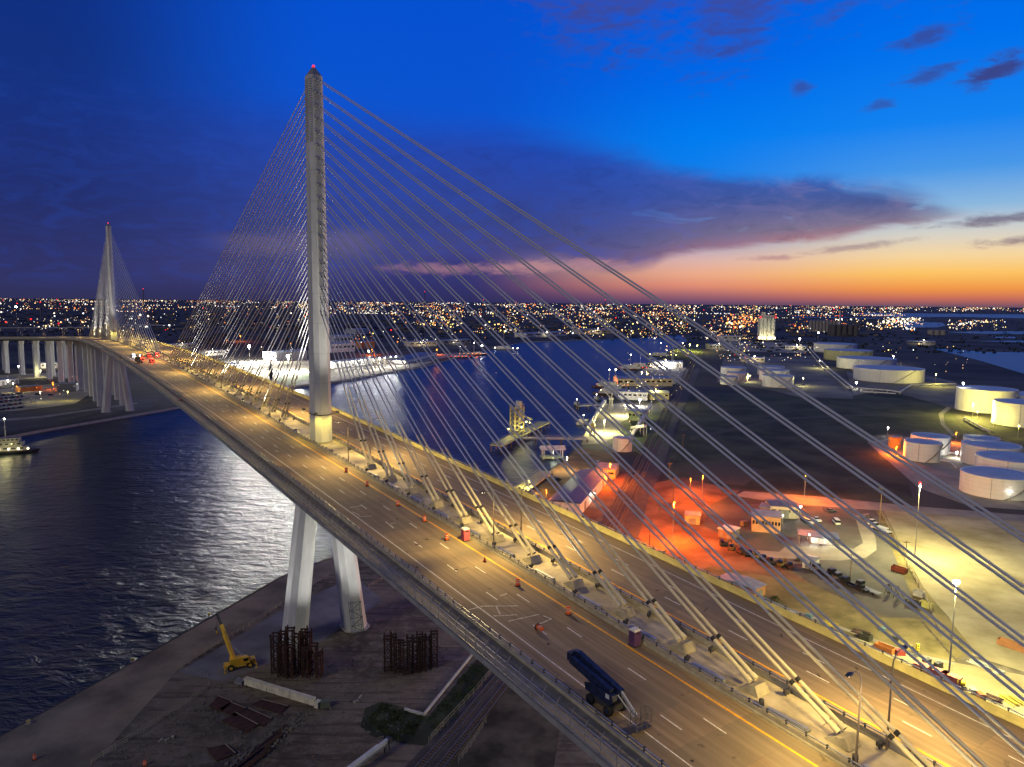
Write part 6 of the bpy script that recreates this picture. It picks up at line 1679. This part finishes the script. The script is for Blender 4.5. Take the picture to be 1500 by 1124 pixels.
def ground_at(px, dep):   # azimuth from the lens axis (tan) and depression (tan) to a place on the ground
    d = 98.0 / dep
    return (px * d, d)


pts = []


def put(px, y, size, k, lift=None):
    """px in tan(azimuth), y in tan(depression) of the lamp itself"""
    d = 98.0 / max(y, .0024)
    z = lift if lift is not None else cr_.uniform(4, 14)
    d = (98.0 - z) / max(y, .0024)
    pts.append((px * d, d, z, size * d, k))


def clump(x0, x1, y0, y1, n_, wts, s0=.35, s1=.95, pw=1.0):
    for _ in range(int(n_ * 2.3)):
        xx = cr_.uniform(x0, x1); fy = cr_.random()
        dn = .5 + .25 * math.sin(xx * 61 + 3 * fy) + .25 * math.sin(xx * 23 - 7 * fy + 2) * math.sin(xx * 137 + 9 * fy)
        if cr_.random() > dn * dn * 1.9: continue
        put(xx, y0 + (y1 - y0) * fy ** pw, cr_.uniform(s0, s1) * cr_.choice((.4, .45, .55, .7, 1.1)) / 1066, cr_.choices(range(6), [a * (.45 if i == 3 else 1) for i, a in enumerate(wts)])[0])


def X(px): return (px - 750) / 1066.0


def Y(dy): return dy / 1066.0


# dy = pixels below the horizon of the photograph
clump(X(-40), X(1560), Y(2.2), Y(6), 1100, (4, 4, 2.2, .2, 1, .5), .22, .6)
clump(X(-40), X(560), Y(3), Y(14), 300, (4, 4, 2.4, .8, 1, .4), .3, .85)
clump(X(-40), X(480), Y(12), Y(46), 170, (4, 4, 2.2, 1.2, 1, .3), .35, .95)
clump(X(440), X(620), Y(4), Y(20), 190, (4, 5, 3, .6, .6, .6), .3, .9)
clump(X(560), X(1000), Y(3), Y(22), 520, (3, 6, 4.5, .6, .6, 1.5), .3, .95)
clump(X(640), X(1000), Y(12), Y(46), 470, (3, 7, 2.2, .3, .5, 4), .35, 1.0)
clump(X(860), X(1000), Y(24), Y(52), 90, (4, 6, 2, .3, .5, 4), .4, 1.0)
clump(X(570), X(660), Y(18), Y(36), 90, (2, 6, 4, .3, .5, 4), .4, 1.1)
clump(X(1000), X(1110), Y(4), Y(52), 330, (4, 6, 3, .6, .8, 2), .35, .95)
clump(X(1060), X(1112), Y(16), Y(34), 90, (.5, 3, 12, 1, 0, 1), .5, 1.4)
clump(X(1100), X(1320), Y(3), Y(16), 300, (6, 4, 2.2, .5, 1.4, .3), .3, .9)
clump(X(1150), X(1230), Y(16), Y(40), 60, (3, 4, 6, 2, .5, 2), .4, 1.1)
clump(X(1230), X(1350), Y(20), Y(36), 130, (7, 4, .8, .4, 1.4, .8), .45, 1.25)
clump(X(1290), X(1345), Y(18), Y(27), 70, (8, 2, .4, .2, 2, .2), .45, 1.2)
clump(X(1310), X(1500), Y(2.4), Y(8), 110, (6, 3, 1.6, .2, 1.4, .2), .3, .8)
clump(X(1385), X(1470), Y(20), Y(34), 75, (6, 5, .8, .2, 1, .4), .4, 1.0)
clump(X(480), X(720), Y(40), Y(66), 40, (3, 3, 4, 2, 1, .3), .5, 1.0)
clump(X(1050), X(1180), Y(50), Y(84), 90, (5, 5, .8, .2, .8, 2), .4, .9)
clump(X(1180), X(1420), Y(54), Y(96), 34, (5, 4, .4, .2, 1.4, 1), .45, .9)
clump(X(900), X(1010), Y(60), Y(140), 120, (4, 6, 1.2, .3, .5, 4), .35, .8)
clump(X(880), X(960), Y(110), Y(190), 60, (4, 6, .8, .2, .5, 4), .35, .7)
clump(X(180), X(260), Y(22), Y(52), 30, (7, 3, 1, .3, 2, .2), .6, 1.4)
clump(X(0), X(140), Y(30), Y(46), 46, (6, 4, 1.6, .8, 1, .2), .5, 1.2)
clump(X(320), X(460), Y(60), Y(110), 30, (6, 3, 1, 1, 1, .2), .4, .9)
clump(X(0), X(110), Y(110), Y(160), 30, (5, 4, 2, 1, .5, .2), .35, .7)
# street rows: strings of lamps that run along the same distance
for _ in range(44):
    y = Y(cr_.uniform(3, 20)); x = X(cr_.uniform(-20, 1300)); k = cr_.choices(range(6), (6, 4, 2, .3, 1, .5))[0]
    for i in range(cr_.randint(5, 14)): put(x + i * cr_.uniform(.9, 1.1) * 4.5 / 1066, y, cr_.uniform(.35, .6) / 1066, k)
pts.sort(key=lambda p: -p[3] / p[1])
ball_me = {}
for i, (x, y, z, r, k) in enumerate(pts[:300]):
    if k not in ball_me: ball_me[k] = (MB().ball((0, 0, 0), 1.0, 6).mesh('lens', city_m[k]), MB().box((0, 0, -.5), (.12, .12, 1)).mesh('post', dark_steel))
    o = empty('city_lamp', (x, y, 0)); tag(o, 'small bright lamp glowing among the countless lights of the far city', 'lamp', 'lamps of the far city')
    a = obj('lens', ball_me[k][0], o, (0, 0, z)); a.scale = (r, r, r)
    b_ = obj('post', ball_me[k][1], o, (0, 0, z)); b_.scale = (6, 6, z)
for k in range(6):
    mb = MB()
    for x, y, z, r, kk in pts[300:]:
        if kk == k: mb.octa((x, y, z), r * 1.15)
    tag(mb.build('city_lights', city_m[k]), '%s lights of the far city out to the horizon' % ('white', 'warm white', 'orange', 'red', 'cool white', 'yellow')[k], 'city lights', kind='stuff')
# dark roofs and tree masses between the lights
mb = MB(); mt = MB()
for _ in range(900):
    d = 98.0 / Y(cr_.uniform(3.2, 46)); x = X(cr_.uniform(-80, 1300)) * d
    w_ = cr_.uniform(12, 60); mb.box((x, d, 2.5), (w_, cr_.uniform(10, 40), cr_.uniform(4, 9)), cr_.uniform(0, 3))
tag(mb.build('city_roofs', M('city_roof', (.10, .09, .085), .9, var=.5, scale=.01)), 'low dark buildings of the far city', 'city', kind='stuff')
for _ in range(2600):
    d = 98.0 / Y(cr_.uniform(3.0, 70)); xp = cr_.uniform(-80, 1600)
    if xp > 480 and d < 1900 and xp < 1080: continue
    x = X(xp) * d
    if d < 1300 and (xp > 470): continue
    r = cr_.uniform(2, 4.5); h = cr_.uniform(2, 4)
    for q in range(3):
        mt.octa((x + cr_.gauss(0, r), d + cr_.gauss(0, r), h * .5), r * cr_.uniform(.5, .9))
tag(mt.build('far_woods', M('far_trees', (.018, .022, .012), .95, var=.4, scale=.02)), 'dark tree masses between the city lights', 'woods', kind='stuff')
# skyline blocks and refinery columns that break the horizon
for k in range(26):
    px = cr_.choice((cr_.uniform(60, 140), cr_.uniform(560, 1000), cr_.uniform(1010, 1320)))
    d = cr_.uniform(2600, 5200); x = X(px) * d; h = cr_.uniform(30, 95)
    o = empty('refinery_column', (x, d, 0)); tag(o, 'slim dark refinery column among the far city lights', 'tower', 'far refinery columns')
    MB().lathe((0, 0, 0), [(4, 0), (3, h * .15), (2.4, h)], 10).build('column', M('stack_dark', (.12, .11, .11)), o, True)
    MB().ball((0, 0, h + 2), 2.2, 5).build('beacon', city_m[cr_.choice((0, 3, 3, 1))], o)
